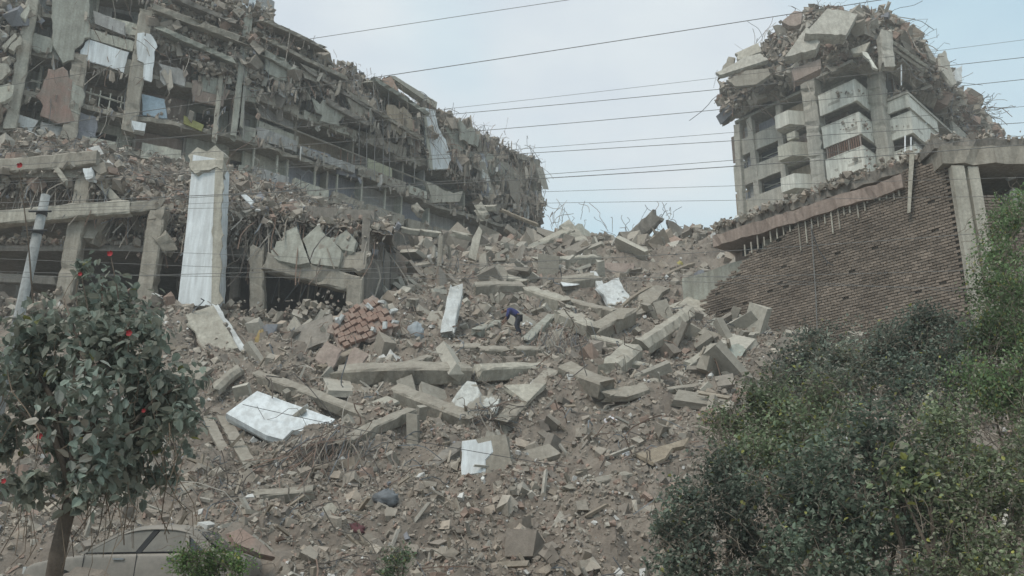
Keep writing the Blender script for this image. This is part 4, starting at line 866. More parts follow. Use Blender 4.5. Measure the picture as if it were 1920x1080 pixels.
beam("painted_post", "white post along the left edge of the high plaster panel", "post", (1112, 522), (1150, 584), 14, WHITE, .9)
beam("concrete_beam", "level beam stacked under the leaning crest slabs", "beam", (1006, 500), (1118, 494), 19, CONL, .8, rib=6)
beam("concrete_beam", "brown rounded beam left of the high plaster panel", "beam", (1056, 544), (1118, 536), 30, CON, .7, ch=.1)
slab("white_sheet", "torn white sheet lying above the brown rounded beam", "sheet", [(1052, 528), (1076, 520), (1090, 514), (1104, 526), (1080, 534), (1056, 536)], (.1, -.6, .8), .06, WHITEC, jag=.08)
beam("concrete_beam", "long pale beam leaning into an inverted V below the sky gap", "beam", (994, 474), (1070, 438), 24, CONL, .9, Y=61, Y1=62, rib=4)
beam("concrete_beam", "thick right leg of the inverted V of beams", "beam", (1058, 428), (1090, 462), 28, CONL, .9, Y=62.5, Y1=61.5)
slab("wall_fragment", "pale slab edge behind the inverted V of beams", "slab", [(1078, 424), (1092, 420), (1114, 450), (1100, 462)], (.3, -.85, .4), .4, CONG, Y=63)
slab("wall_fragment", "grey slab leaning just below the sky gap crest", "slab", [(1182, 460), (1212, 462), (1230, 490), (1196, 492)], (.2, -.75, .6), .3, CON, jag=.05)
slab("wall_block", "pinkish plaster block below the inverted V of beams", "block", [(1128, 492), (1190, 494), (1186, 514), (1140, 516)], (.05, -.9, .4), .6, PINK)
beam("broken_column", "column stub leaning up right against the sky", "column", (1184, 452), (1232, 406), 26, COND, Y=65, Y1=64, up=(0, -1, .1), rib=10)
slab("wall_fragment", "holed slab leaning left against the sky", "slab", [(1252, 412), (1264, 416), (1300, 446), (1304, 462), (1278, 462), (1276, 440), (1260, 452)], (.2, -.95, .1), .5, COND, Y=65.5, jag=.1, rib=4)
beam("concrete_beam", "level beam between the two sky silhouetted stubs", "beam", (1212, 450), (1272, 460), 13, CON, Y=65.3)
slab("wall_fragment", "dark slab fins leaning at the foot of the tower", "slab", [(1318, 474), (1350, 424), (1362, 430), (1388, 436), (1342, 480)], (-.3, -.9, .3), .4, COND, Y=63, jag=.16, rib=6)
beam("concrete_beam", "thin beam running up to the foot of the tower", "beam", (1330, 486), (1384, 432), 12, CON, Y=62, Y1=63)
slab("wall_fragment", "pale pointed shard standing below the left block", "slab", [(878, 482), (886, 446), (898, 424), (904, 432), (892, 488)], (.1, -.95, .3), .3, CONL, Y=53, jag=.04)
for k, (a, b, lab) in enumerate([((752, 430), (786, 436), "left"), ((792, 436), (826, 440), "middle"), ((846, 436), (884, 446), "right")]):
    beam("lintel_piece", "broken pale lintel piece on the ledge below the left block, %s of three" % lab, "beam", a, b, 12, CONL, Y=54, group="broken lintel pieces")
beam("concrete_column", "thin standing column under the broken lintel", "column", (824, 496), (827, 444), 9, CON, Y=53.5, up=(0, -1, .1))
beam("concrete_column", "stubby standing column right of the pale pointed shard", "column", (908, 545), (905, 480), 15, CON, Y=50.5, Y1=51.5, up=(0, -1, .1), rib=5)
slab("wall_fragment", "grey slab leaning right of the stubby standing column", "slab", [(914, 500), (936, 494), (952, 512), (948, 536), (924, 542)], (.2, -.85, .4), .4, CON, rib=4)
beam("concrete_beam", "pale beam sloping down right below the pale pointed shard", "beam", (926, 524), (986, 544), 20, CONL, .9)
beam("timber", "long thin pole slanting down right at the end of the left block", "pole", (940, 394), (1008, 422), 7, WOOD, Y=60, jag=.05)
beam("concrete_block", "pale rounded block perched at the end of the left block", "block", (896, 388), (910, 410), 22, CONL, Y=58, ch=.14)
beam("concrete_block", "short pale block beside the rounded block", "block", (908, 391), (930, 390), 12, CONL, Y=58.5)
beam("concrete_block", "grey rounded block hanging above the broken lintel", "block", (776, 386), (790, 402), 18, CON, Y=55, ch=.14)
beam("plank", "left of two parallel planks beside the hibiscus tree", "plank", (388, 786), (424, 858), 18, CON, .7, .35)
beam("plank", "right of two parallel planks beside the hibiscus tree", "plank", (420, 792), (468, 878), 22, CON, .7, .35)
beam("concrete_column", "rounded stub lying above the large white slab", "column", (402, 744), (452, 702), 24, CON, .8, ch=.14, rib=10)
beam("concrete_beam", "half buried beam in the lower left foreground", "beam", (468, 940), (584, 930), 24, CON, .6, rib=6)
beam("concrete_beam", "dusty beam slanting below the large white slab", "beam", (556, 856), (662, 806), 24, CON, .6, rib=12)
beam("concrete_beam", "broad dusty beam slanting up to the tapering beam", "beam", (640, 846), (770, 784), 26, CON, .6, rib=8)
beam("timber", "bare pole slanting up left of the square block", "pole", (796, 880), (868, 818), 8, WOOD, .9, jag=.05)
beam("concrete_beam", "dark beam running up to the square block", "beam", (804, 892), (868, 846), 26, COND, .7)
slab("fallen_plate", "tan sheet with a hole lying at the edge of the bushes", "panel", [(1192, 850), (1240, 836), (1292, 820), (1282, 836), (1226, 868)], (-.05, -.72, .7), .15, OCHRE, jag=.05)
beam("concrete_beam", "pale slab end in the lower middle foreground", "beam", (718, 930), (776, 904), 15, CONL, .8)
slab("fallen_plate", "red brown sheet beside the bushes", "panel", [(1308, 772), (1338, 764), (1366, 800), (1322, 792)], (0, -.75, .65), .12, RUST)
for k, (a, b, w, lab) in enumerate([((846, 664), (904, 662), 20, "left"), ((904, 670), (950, 672), 26, "middle"), ((966, 668), (1014, 668), 22, "right")]):
    beam("concrete_beam", "level beam piece directly below the person, %s of three" % lab, "beam", a, b, w, CON, .7, rib=4, group="level beam pieces below the person")
beam("concrete_beam", "grey beam half hidden left of the person", "beam", (892, 632), (936, 614), 20, CONG, .7)
slab("wall_fragment", "ribbed grey fragment right of the person", "slab", [(1022, 650), (1040, 618), (1056, 614), (1052, 652)], (.1, -.85, .5), .3, CON, rib=20)
beam("concrete_beam", "long low ledge running right below the dark sided wedge", "beam", (1136, 752), (1232, 726), 22, CON, .6)
slab("wall_fragment", "grey slab showing below the stubby block", "slab", [(1150, 742), (1206, 716), (1218, 730), (1176, 744)], NS, .25, CON)
beam("concrete_beam", "thin ledge beam running right towards the bushes", "beam", (1232, 740), (1330, 728), 12, CON, .8)
slab("wall_fragment", "pale boulder like fragment in the left foreground", "slab", [(604, 952), (620, 940), (632, 952), (622, 972), (606, 968)], (0, -.9, .4), .5, CONL, jag=.1)
slab("wall_fragment", "brown curled slab behind the parked car", "slab", [(338, 908), (378, 900), (402, 930), (378, 938), (344, 930)], (.1, -.6, .8), .3, CON, jag=.1, rib=10)
slab("wall_fragment", "round pale stone slab left of the half buried beam", "slab", [(458, 970), (482, 964), (492, 976), (476, 986), (460, 982)], (0, -.8, .6), .4, CON, jag=.08)
slab("wall_fragment", "pale shard leaning behind the tree trunk", "slab", [(104, 985), (122, 950), (124, 972), (112, 988)], (.2, -.95, .2), .1, CONL, Y=18.5, jag=.02)
# slabs crowning the tower
slab("fallen_slab", "thick pale slab tilted on the very top of the tower", "slab", [(1510, 62), (1552, 15), (1608, 26), (1586, 66)], (-.1, -.93, .36), .9, TOWERC, Y=59.5, anchor=(1550, 62), jag=.04, rib=6, group="slabs on the tower top")
slab("fallen_slab", "pale slab below left of the topmost tower slab", "slab", [(1472, 106), (1512, 50), (1538, 78), (1530, 92)], (-.25, -.9, .36), .8, TOWERC, Y=60, anchor=(1500, 100), jag=.05, rib=6, group="slabs on the tower top")
slab("fallen_slab", "lower brown edged slab under the two top slabs of the tower", "slab", [(1484, 130), (1538, 110), (1540, 128), (1490, 152)], (-.25, -.95, .1), .9, PINK, Y=60.5, jag=.06, rib=6, group="slabs on the tower top")
slab("fallen_slab", "long pale slab drooping over the left edge of the tower top", "slab", [(1342, 136), (1400, 106), (1425, 100), (1440, 112), (1390, 128), (1350, 140)], (-.3, -.8, .5), .4, TOWERC, Y=66, jag=.06, rib=6, group="slabs on the tower top")
slab("fallen_slab", "upper pale slab above the drooping left slab of the tower", "slab", [(1378, 100), (1422, 80), (1428, 96), (1384, 112)], (-.3, -.8, .5), .4, CONL, Y=67, jag=.06, group="slabs on the tower top")
slab("fallen_slab", "grey slab hanging under the left edge of the tower top", "slab", [(1362, 150), (1400, 132), (1440, 128), (1444, 140), (1418, 158), (1378, 162)], (-.3, -.9, .1), .5, CON, Y=66, jag=.08, group="slabs on the tower top")
slab("wall_fragment", "dark slab fin at the far left tip of the tower top", "slab", [(1346, 146), (1366, 106), (1378, 108), (1374, 124)], (-.3, -.9, .3), .3, CON, Y=68, jag=.06, group="slabs on the tower top")
slab("wall_fragment", "reddish lump on the skyline left of the topmost slab", "slab", [(1466, 40), (1490, 20), (1504, 22), (1502, 44), (1480, 48)], (-.2, -.95, .3), .6, PINK, Y=63, jag=.12, group="slabs on the tower top")
slab("wall_fragment", "pale upright slab on the right shoulder of the tower top", "slab", [(1762, 100), (1772, 94), (1794, 156), (1786, 160), (1764, 130)], (.3, -.9, .2), .35, TOWERC, Y=64.5, jag=.06, group="slabs on the tower top")
slab("wall_fragment", "white squared slab end on the right skyline of the tower", "slab", [(1790, 132), (1804, 122), (1804, 154), (1790, 152)], (.3, -.9, .2), .5, WHITE, Y=68, jag=.05, group="slabs on the tower top")
slab("wall_fragment", "pale slab blade in the right flank debris of the tower", "slab", [(1732, 80), (1740, 82), (1756, 118), (1742, 110)], (.3, -.9, .2), .3, CON, Y=63.5, jag=.05, group="slabs on the tower top")
beam("concrete_beam", "long thin beam sliding down the right flank of the tower top", "beam", (1662, 70), (1736, 124), 7, CONL, Y=61, Y1=62.5, group="slabs on the tower top")
beam("concrete_beam", "second thin beam parallel under the sliding tower beam", "beam", (1664, 86), (1728, 130), 6, CON, Y=60.8, Y1=62, group="slabs on the tower top")
slab("wall_fragment", "pale curved slab bit above the zigzag balconies", "slab", [(1616, 96), (1626, 98), (1646, 130), (1636, 126)], (-.2, -.95, .2), .25, TOWERP, Y=60, group="slabs on the tower top")
slab("wall_fragment", "grey slab block tilting above the zigzag balconies", "slab", [(1596, 92), (1632, 78), (1622, 96), (1600, 100)], (-.2, -.9, .4), .4, CONL, Y=60.5, group="slabs on the tower top")
for k, (x, y, c, lab) in enumerate([(1672, 100, WHITEC, "upright pale stump pier above the balcony corner")]):
    beam("pier_stump", lab, "pier", (1664, 130), (1658, 62), 24, TOWERC, Y=60.2, up=(0, -1, .1), group="slabs on the tower top")

beam("concrete_beam", "dusty beam end left of the level beam pieces below the person", "beam", (766, 696), (842, 668), 20, CON, .7, rib=6)
beam("concrete_beam", "short slanting beam just left of the ribbed fragment", "beam", (984, 650), (1034, 602), 18, CONG, .7, rib=5)
beam("concrete_beam", "dusty beam lying behind the longest level beam at its left end", "beam", (600, 700), (668, 664), 15, WOOD, .8)
slab("tile_sheet", "pinkish sheet leaning below the red brick panel, left of two", "sheet", [(590, 672), (612, 640), (642, 655), (622, 692)], (.1, -.8, .6), .12, PINK, jag=.06)
slab("tile_sheet", "pinkish sheet leaning below the red brick panel, right of two", "sheet", [(644, 692), (664, 650), (692, 664), (668, 702)], (-.1, -.8, .6), .12, PINK, jag=.06)
slab("wall_fragment", "brown dusty slab between the high plaster panel and the wide pale slab", "slab", [(1176, 566), (1230, 534), (1256, 540), (1206, 580)], NS, .3, CON, rib=4)
beam("timber", "bare pole slanting up right above the wide pale slab", "pole", (1196, 556), (1300, 498), 7, WOOD, .9, jag=.05)
beam("timber", "dark pole crossing right of the high plaster panel", "pole", (1150, 592), (1224, 540), 6, WOOD, .9, jag=.05)
beam("concrete_beam", "grey beam half buried above the rounded column segment", "beam", (1166, 606), (1236, 588), 20, CON, .7)
slab("wall_fragment", "low grey slab left of the leaning grey panel", "slab", [(322, 700), (360, 684), (398, 690), (372, 712)], NS, .25, CON)
beam("concrete_beam", "small beam stub under the tapering beam", "beam", (700, 800), (752, 776), 16, CON, .7, rib=5)
slab("wall_fragment", "grey slab half buried right of the white block", "slab", [(980, 846), (1030, 832), (1052, 850), (1004, 866)], NS, .25, CON)
beam("concrete_beam", "low ridge beam at the edge of the shrubs", "beam", (1060, 930), (1180, 900), 22, CON, .6)
slab("wall_fragment", "pale flat slab above the tapering beam", "slab", [(690, 756), (726, 742), (748, 752), (716, 768)], NS, .2, CONL)
beam("concrete_beam", "beam standing nearly upright left of the high plaster panel", "beam", (1092, 570), (1086, 512), 13, CON, Y=50, Y1=51.5)
slab("wall_fragment", "tilted grey slab right under the broken lintel", "slab", [(700, 520), (742, 500), (770, 512), (728, 536)], (.1, -.8, .6), .3, CON, rib=4)
beam("concrete_beam", "dusty beam left of the level beam above the person", "beam", (770, 576), (826, 548), 16, CON, .8, rib=6)

# red brick masonry panel: every brick laid singly
def brick_panel():
    A, B, C, D = [hit(x, y) for x, y in [(618, 606), (702, 552), (750, 610), (644, 654)]]
    n = unit((.05, -.74, .67)); c = hit(688, 650) + V3((0, -.15, .2)); A, B, C, D = [on_plane(x, y, c + n * .3, n) for x, y in [(616, 606), (700, 548), (750, 606), (642, 654)]]
    T = empty("brick_panel", c, "fallen panel of red hollow bricks with pale mortar lumps", "masonry")
    V, FF = slab_mesh([p - n * .12 for p in (A, B, C, D)], n, .25, .1, .3, 9); mesh("backing", V, FF, PINK, T)
    r = np.random.default_rng(3); nu, nv = 9, 6; src = None
    for j in range(nv):
        for i in range(nu):
            if r.random() < .10: continue
            u0, u1 = (i + .06 + (j % 2) * .3) / (nu + .4), (i + .92 + (j % 2) * .3) / (nu + .4); v0, v1 = (j + .08) / nv, (j + .9) / nv
            f = lambda u, v: (A * (1 - u) + B * u) * (1 - v) + (D * (1 - u) + C * u) * v
            dz = n * r.normal(.02, .05); Q = [f(u0, v0) + dz, f(u1, v0) + dz, f(u1, v1) + dz, f(u0, v1) + dz]; mb = MB(); mb.prism([q + r.normal(0, .012, 3) for q in Q], -n * .14); mb.build("brick", BRICK, T)
    for x, y in [(716, 566), (738, 583), (692, 575), (700, 618), (722, 610), (742, 604), (640, 596), (632, 602)]:
        p = on_plane(x, y, c + n * .42, n); mb = MB(); V, FF = chunks_geo(np.array([p]), np.array([[.16, .08, .07]]), r); mesh("mortar_lump", V, FF, WHITE, T)
    ribs(T, [A, B, C, D], r, 10); SPOTS.extend([A, B, C, D, (A + B) / 2, (C + D) / 2, (A + D) / 2, (B + C) / 2, (A + B + C + D) / 4])
brick_panel()

# ------------------------------------------------------------------ loose rubble covering the hill
car_x = at(84, 1040, 20)[0]
def scatter():
    r = np.random.default_rng(51)
    def field(n, ymin, ymax, half, pw):
        pw = pw + .0013
        u = r.random(n); Y = (ymin ** (1 - pw) + u * (ymax ** (1 - pw) - ymin ** (1 - pw))) ** (1 / (1 - pw)); X = r.uniform(-1, 1, n) * half * Y; return X, Y
    SP_ = np.array(SPOTS)
    def clear(P, s):
        ok = np.ones(len(P), bool); big = np.where(s > .22)[0]
        for i in range(0, len(big), 4000):
            b = big[i:i + 4000]; d = np.linalg.norm(P[b][:, None, :] - SP_[None], axis=2).min(1); ok[b] = d > .55 + s[b] * .7
        return ok
    def lay(name, label, n, ymin, ymax, half, pw, lo, hi, k, w, lift=.15, keep=None):
        X, Y = field(n, ymin, ymax, half, pw)
        m = ~((X < -7.0) & (Y > 42.5)) & ~((X > 9) & (Y > 44) & (Y < 75) & (X - 9 > (Y - 44) * .3 + 3))
        m &= ~((X > car_x - .5) & (X < car_x + 5.0) & (Y > 17.4) & (Y < 21.3)); dn = fbm(X * .3 + 11, Y * .3, 3); m &= r.random(len(X)) < np.clip(.85 + 2.0 * dn, .5, 1)
        if keep is not None: m &= keep(X, Y)
        X, Y = X[m], Y[m]; s = sizes(len(X), r, lo, hi, k) * np.clip(Y / 38, .40, 1.1)
        P = np.stack([X, Y, H(X, Y) + s * lift], 1); ok = clear(P, s); P, s = P[ok], s[ok]; o = pieces(name, P, s, r, None, w); tag(o, label, "rubble", None, "stuff")
    lay("small_rubble", "small broken concrete, brick and dust covering the whole slope", 98000, 14.5, 70, .66, 1.3, .085, .7, 2.6, WB)
    lay("coarse_rubble", "larger broken lumps of concrete strewn over the slope", 2300, 21, 69, .62, .7, .38, 1.15, 3.2, [18, 18, 14, 12, 9, 4, 3, 1.2, 9, 6, .3], .1)
    lay("brick_rubble", "drifts of broken red brick in the slope", 9000, 15, 60, .6, 1.0, .12, .45, 2.4, [2, 3, 6, 3, 1, 22, 20, .6, 4, 3, 0], .15, lambda X, Y: fbm(X * .22 + 5, Y * .3, 3) > .14)
    lay("grit", "fine grit and crumbled plaster filling the slope between larger pieces", 60000, 15, 44, .64, 1.3, .055, .24, 2.4, WB, .1)
    lay("crest_rubble", "ragged lumps along the crest of the slope under the sky", 900, 60, 68, .25, .5, .45, 1.7, 2.2, [14, 14, 14, 22, 6, 3, 3, .6, 6, 16, .3], .3)
    lay("paper_litter", "scraps of white paper, cloth and plaster on the slope", 1300, 15, 66, .62, 1.1, .10, .38, 2.6, [0, 0, 0, 0, 3, 0, 0, 12, 0, 0, 1], .25)
    # smaller beam ends and slab shards, bedded in among the rubble
    X, Y = field(1150, 29, 66, .5, .3); m = ~((X < -7.0) & (Y > 42.0)) & ~((X > 8) & (Y > 44)) & (fbm(X * .25 + 7, Y * .25, 3) > -.12); X, Y = X[m], Y[m]; N = len(X); L = sizes(N, r, .7, 2.6, 2.0); k = r.random(N) < .55
    Sx = np.stack([L * .5, np.where(k, L * .09 + .05, L * .3), np.where(k, L * .08 + .04, L * .05 + .03)], 1); P = np.stack([X, Y, H(X, Y) + .12], 1); d = np.linalg.norm(P[:, None] - SP_[None], axis=2).min(1); g = d > .6; V, FA = chunks_geo(P[g], Sx[g], r, .12); N = int(g.sum())
    tag(mesh("beam_ends", V, FA, CHUNK, None, cols=np.repeat(np.array([(.36, .33, .28), (.30, .27, .225), (.44, .41, .35), (.26, .23, .195)])[r.integers(0, 4, N)] * r.uniform(.85, 1.1, (N, 1)), 6, axis=0)), "smaller broken beam ends and slab shards bedded in the slope", "rubble", None, "stuff")
    # bent bars, splintered timber and cables
    X, Y = field(5200, 16, 69, .62, 1.0); m = ~((Y < 21.3) & (X < -6)) & ~((X < -7.0) & (Y > 42.5)) & ~((X > 9) & (Y > 44)) ; X, Y = X[m], Y[m]; N = len(X)
    cl = fbm(X * .35 + 3, Y * .35, 3) > -.12; X, Y = X[cl], Y[cl]; N = len(X)
    S = np.stack([X, Y, H(X, Y)], 1); D = np.stack([r.normal(0, .8, N), r.normal(-.2, .6, N), r.normal(.35, .35, N)], 1)
    o = strands("bent_bars", S, D, sizes(N, r, .5, 3.2, 1.8), r.uniform(.01, .028, N) * np.clip(Y / 30, .6, 1.4), barcols(N, r), None, .55, .35, 7, 52); tag(o, "tangled reinforcing bars and cables sticking out of the slope", "bars", None, "stuff")
    X, Y = field(650, 16, 66, .6, 1.0); m = ~((Y < 21.3) & (X < -6)) & ~((X < -7.0) & (Y > 42.5)) & ~((X > 9) & (Y > 44)); X, Y = X[m], Y[m]; N = len(X)
    P = np.stack([X, Y, H(X, Y) + .2], 1); sz = sizes(N, r, .4, 1.6, 2.2); Sx = np.stack([sz * .5, sz * .035 + .02, sz * .03 + .015], 1)
    V, FA = chunks_geo(P, Sx, r, .15); o = mesh("splintered_timber", V, FA, CHUNK, None, cols=np.repeat(np.array([(.36, .31, .25), (.28, .235, .185), (.40, .37, .32)])[r.integers(0, 3, N)] * r.uniform(.8, 1.1, (N, 1)), 6, axis=0)); tag(o, "splintered laths and timber lying on the slope", "timber", None, "stuff")
    # dense nests of bars where the photo shows them
    for nm, lab, px, py, n, sp, D0, L, Yy in [
        ("bar_nest", "curtain of grey bars hanging right of the person", 1062, 640, 140, .9, (0, -.5, -.7), 2.0, None),
        ("bar_nest", "fan of bars spilling in front of the large white slab", 632, 820, 110, .5, (-.3, -.5, -.6), 2.4, None),
        ("bar_nest", "knot of bars beside the level beam end", 905, 785, 60, .5, (.1, -.4, .2), 1.2, None),
        ("bar_nest", "drooping bars under the wide pale slab", 1320, 615, 90, .6, (.1, -.5, -.4), 1.7, None),
        ("bar_nest", "bars standing up on the crest left of the sky gap", 1030, 425, 26, 1.6, (.05, 0, 1), 2.6, 66),
        ("bar_nest", "bars standing up by the leaning column stub", 1185, 448, 22, 1.4, (.1, 0, 1), 2.6, 66),
        ("bar_nest", "wisps of bar above the leaning column stub", 1238, 412, 10, .5, (0, 0, .5), 2.0, 65),
        ("bar_nest", "bars arching out behind the parked car", 385, 915, 40, .5, (.5, -.5, .4), 1.3, None),
        ("bar_nest", "upright bars left of the tower skyline", 1440, 78, 12, .9, (.35, 0, 1), 2.2, 68),
        ("bar_nest", "bars hanging off the far right tower skyline", 1840, 204, 20, .8, (.4, -.2, .1), 1.8, 71)]:
        p = at(px, py, Yy) if Yy else hit(px, py, .3); S = p + r.normal(0, 1, (n, 3)) * V3((sp, sp * .5, sp * .35)); D = np.tile(V3(D0), (n, 1)) + r.normal(0, .3, (n, 3))
        o = strands(nm, S, D, r.uniform(.5, 1.1, n) * L, np.full(n, .016 if not Yy else .022), barcols(n, r), None, .45 if not Yy else .15, .3, 8, int(r.integers(1e6))); tag(o, lab, "bars", "nests of bars", "stuff")
scatter()

# ------------------------------------------------------------------ cloth, sacks and bundles
def bundle(name, label, cat, px, py, size, m, seed, lift=.2, Y=None, flat=.7):
    r = np.random.default_rng(seed); p = at(px, py, Y) if Y else hit(px, py); s = V3(size) * mpx(p) / 2; nu, nv = 18, 12; V = []
    for j in range(nv + 1):
        th = math.pi * j / nv
        for i in range(nu):
            ph = 2 * math.pi * i / nu; k = 1 + .55 * float(fbm(3 * math.cos(ph) + seed * 7.1, 3 * math.sin(ph) + 4 * math.cos(th), 3)) + .12 * math.sin(ph * 5 + th * 3)
            V.append(p + V3((s[0] * math.sin(th) * math.cos(ph) * k, s[0] * flat * math.sin(th) * math.sin(ph) * k, s[1] * math.cos(th) * k + s[1] * lift)))
    FA = [(j * nu + i, j * nu + (i + 1) % nu, (j + 1) * nu + (i + 1) % nu, (j + 1) * nu + i) for j in range(nv) for i in range(nu)]
    return tag(mesh(name, V, FA, m, None, True), label, cat)
bundle("sack", "pale blue sack in the rubble beside the white askew column", "sack", 779, 628, (26, 38), plain('pale_blue_cloth', (.36, .39, .41), .9), 1)
bundle("sack", "mustard yellow sack below the dark opening", "sack", 487, 642, (17, 36), plain('mustard_cloth', (.34, .25, .11), .9), 2)
bundle("cloth_heap", "white crumpled cloth in the bare slope right of the slanting beam", "cloth", 1146, 798, (30, 26), plain('white_cloth', (.62, .60, .63), .95), 3)
bundle("bottle_bag", "small white bag left of the tan sheet", "bag", 1173, 856, (14, 24), plain('white_plastic', (.68, .72, .76), .5), 4)
bundle("cloth_heap", "blue grey cloth half buried in the lower middle foreground", "cloth", 726, 938, (46, 30), plain('blue_grey_cloth', (.17, .18, .19), .95), 5)
bundle("cloth_heap", "dark maroon cloth in the brick rubble at the bottom", "cloth", 665, 998, (40, 24), plain('maroon_cloth', (.14, .06, .065), .95), 6)
bundle("bag", "white bag lying right of the crouching person", "bag", 986, 614, (24, 18), plain('white_bag', (.66, .68, .68), .6), 7)
bundle("bag", "tiny blue and white bag on top of the brown panel", "bag", 572, 606, (12, 13), plain('blue_white_bag', (.50, .54, .70), .6), 8)
bundle("carton", "pale carton at the bottom of the rubble in the middle", "carton", 812, 985, (20, 16), plain('carton', (.50, .48, .43), .8), 9)
bundle("cloth_heap", "white scrap between the two ends of the square block and car", "cloth", 566, 1056, (16, 14), plain('white_scrap', (.62, .63, .66), .9), 10)
bundle("drum", "yellow drum half hidden near the crest of the rubble", "drum", 1274, 498, (14, 14), plain('yellow_drum', (.40, .34, .12), .7), 11)
slab("loose_frame", "small white window frame stuck in the debris beside the white pillar", "frame", [(452, 366), (458, 362), (476, 378), (470, 384)], (0, -1, .1), .1, WHITEC, Y=41.2, jag=.0)

# ------------------------------------------------------------------ utility pole and overhead wires
def pole():
    a, b = at(30, 620, 25), at(86, 366, 25); a = b + (a - b) * (b[2] - float(H(a[0], a[1]))) / (b[2] - a[2]) * .99
    T = empty("utility_pole", a, "pale concrete utility pole leaning in front of the podium at left", "pole")
    mb = MB(); mb.tube([a, (a + b) / 2, b], .17, 14, .13); mb.build("shaft", POLEM, T, True)
    for k, (t, m) in enumerate(((.93, CABLE), (.86, CABLE), (.55, CABLEG), (.38, CABLE))):
        c = a + (b - a) * t; d = unit(b - a); mb = MB(); mb.tube([c - d * .05, c + d * .05], .155 + .03 * (1 - t), 14); mb.build("band", m, T)
        mb = MB(); e = V3((.4, -.05, 0)); mb.tube([c + V3((-.28, -.2, 0)), c + V3((.38, -.2, .0))], .03, 6); mb.build("bracket", m, T)
    return a, b
pole()
def wire(label, pts, Yl, Yr, r=.016, m=None):
    xs = [p[0] for p in pts]; out = []
    if xs[0] > 40: pass
    P = np.array(pts, float); X = np.linspace(P[0, 0], P[-1, 0], 36); deg = min(2, len(P) - 1); c = np.polyfit(P[:, 0], P[:, 1], deg)
    Q = [at(x, np.polyval(c, x), Yl + (Yr - Yl) * (x + 100) / 2120) for x in X]; mb = MB(); mb.tube(Q, r * .5, 5)
    return tag(mb.build("overhead_wire", m or CABLEG, None, True), label, "wire", "overhead wires")
wire("topmost wire leaving the picture at the top edge of the sky", [(-100, 178), (380, 103), (1070, 0), (1300, -36)], 24, 20)
wire("dark wire rising to the left shoulder of the tower top", [(-100, 262), (740, 138), (1445, 34), (2020, -60)], 25, 21, .022)
wire("faint wire just above the thicker pair crossing the sky gap", [(-100, 300), (860, 203), (1330, 146), (2020, 62)], 26, 22, .011)
wire("third wire down across the sky gap", [(-100, 288), (870, 211), (1335, 170), (2020, 96)], 25, 21, .017)
wire("wire meeting the tower at the level of its top balcony", [(-100, 318), (920, 243), (1370, 204), (2020, 138)], 25, 21, .017)
wire("thin wire below the one at the top balcony", [(-100, 346), (960, 281), (1370, 248), (2020, 190)], 25, 21, .012)
wire("wire close under the thin wire at balcony level", [(-100, 352), (960, 290), (1370, 263), (2020, 224)], 25, 21, .017)
wire("upper of two wires converging at the end of the left block", [(-100, 396), (1015, 328), (1370, 300), (2020, 246)], 25, 21, .015)
wire("lower dark wire of the two converging at the end of the left block", [(-100, 384), (1015, 331), (1375, 316), (2020, 262)], 25, 21, .022)
wire("lowest wire crossing the open sky gap", [(-100, 398), (1030, 381), (1375, 375), (2020, 366)], 26, 22, .012)
wire("light wire crossing the lath wall at mid height", [(-100, 520), (500, 514), (1040, 487), (1526, 458), (2020, 424)], 24, 20, .015, CABLEG)
wire("wire crossing the middle of the white pillar", [(-100, 462), (360, 470), (1000, 505), (2020, 560)], 24, 20, .010)
wire("upper of the paired wires low on the white pillar", [(-100, 482), (380, 498), (960, 520), (2020, 545)], 24, 20, .012)
wire("lower of the paired wires low on the white pillar", [(-100, 505), (380, 520), (1000, 521), (2020, 500)], 24, 20, .013)
wire("wire crossing the top of the white pillar", [(-100, 398), (380, 384), (700, 368), (2020, 330)], 24, 20, .011)
wire("sagging black wire drawn across the large white slab and the square block", [(455, 757), (560, 784), (868, 842), (962, 858), (1060, 876)], 23, 21, .016, CABLE)

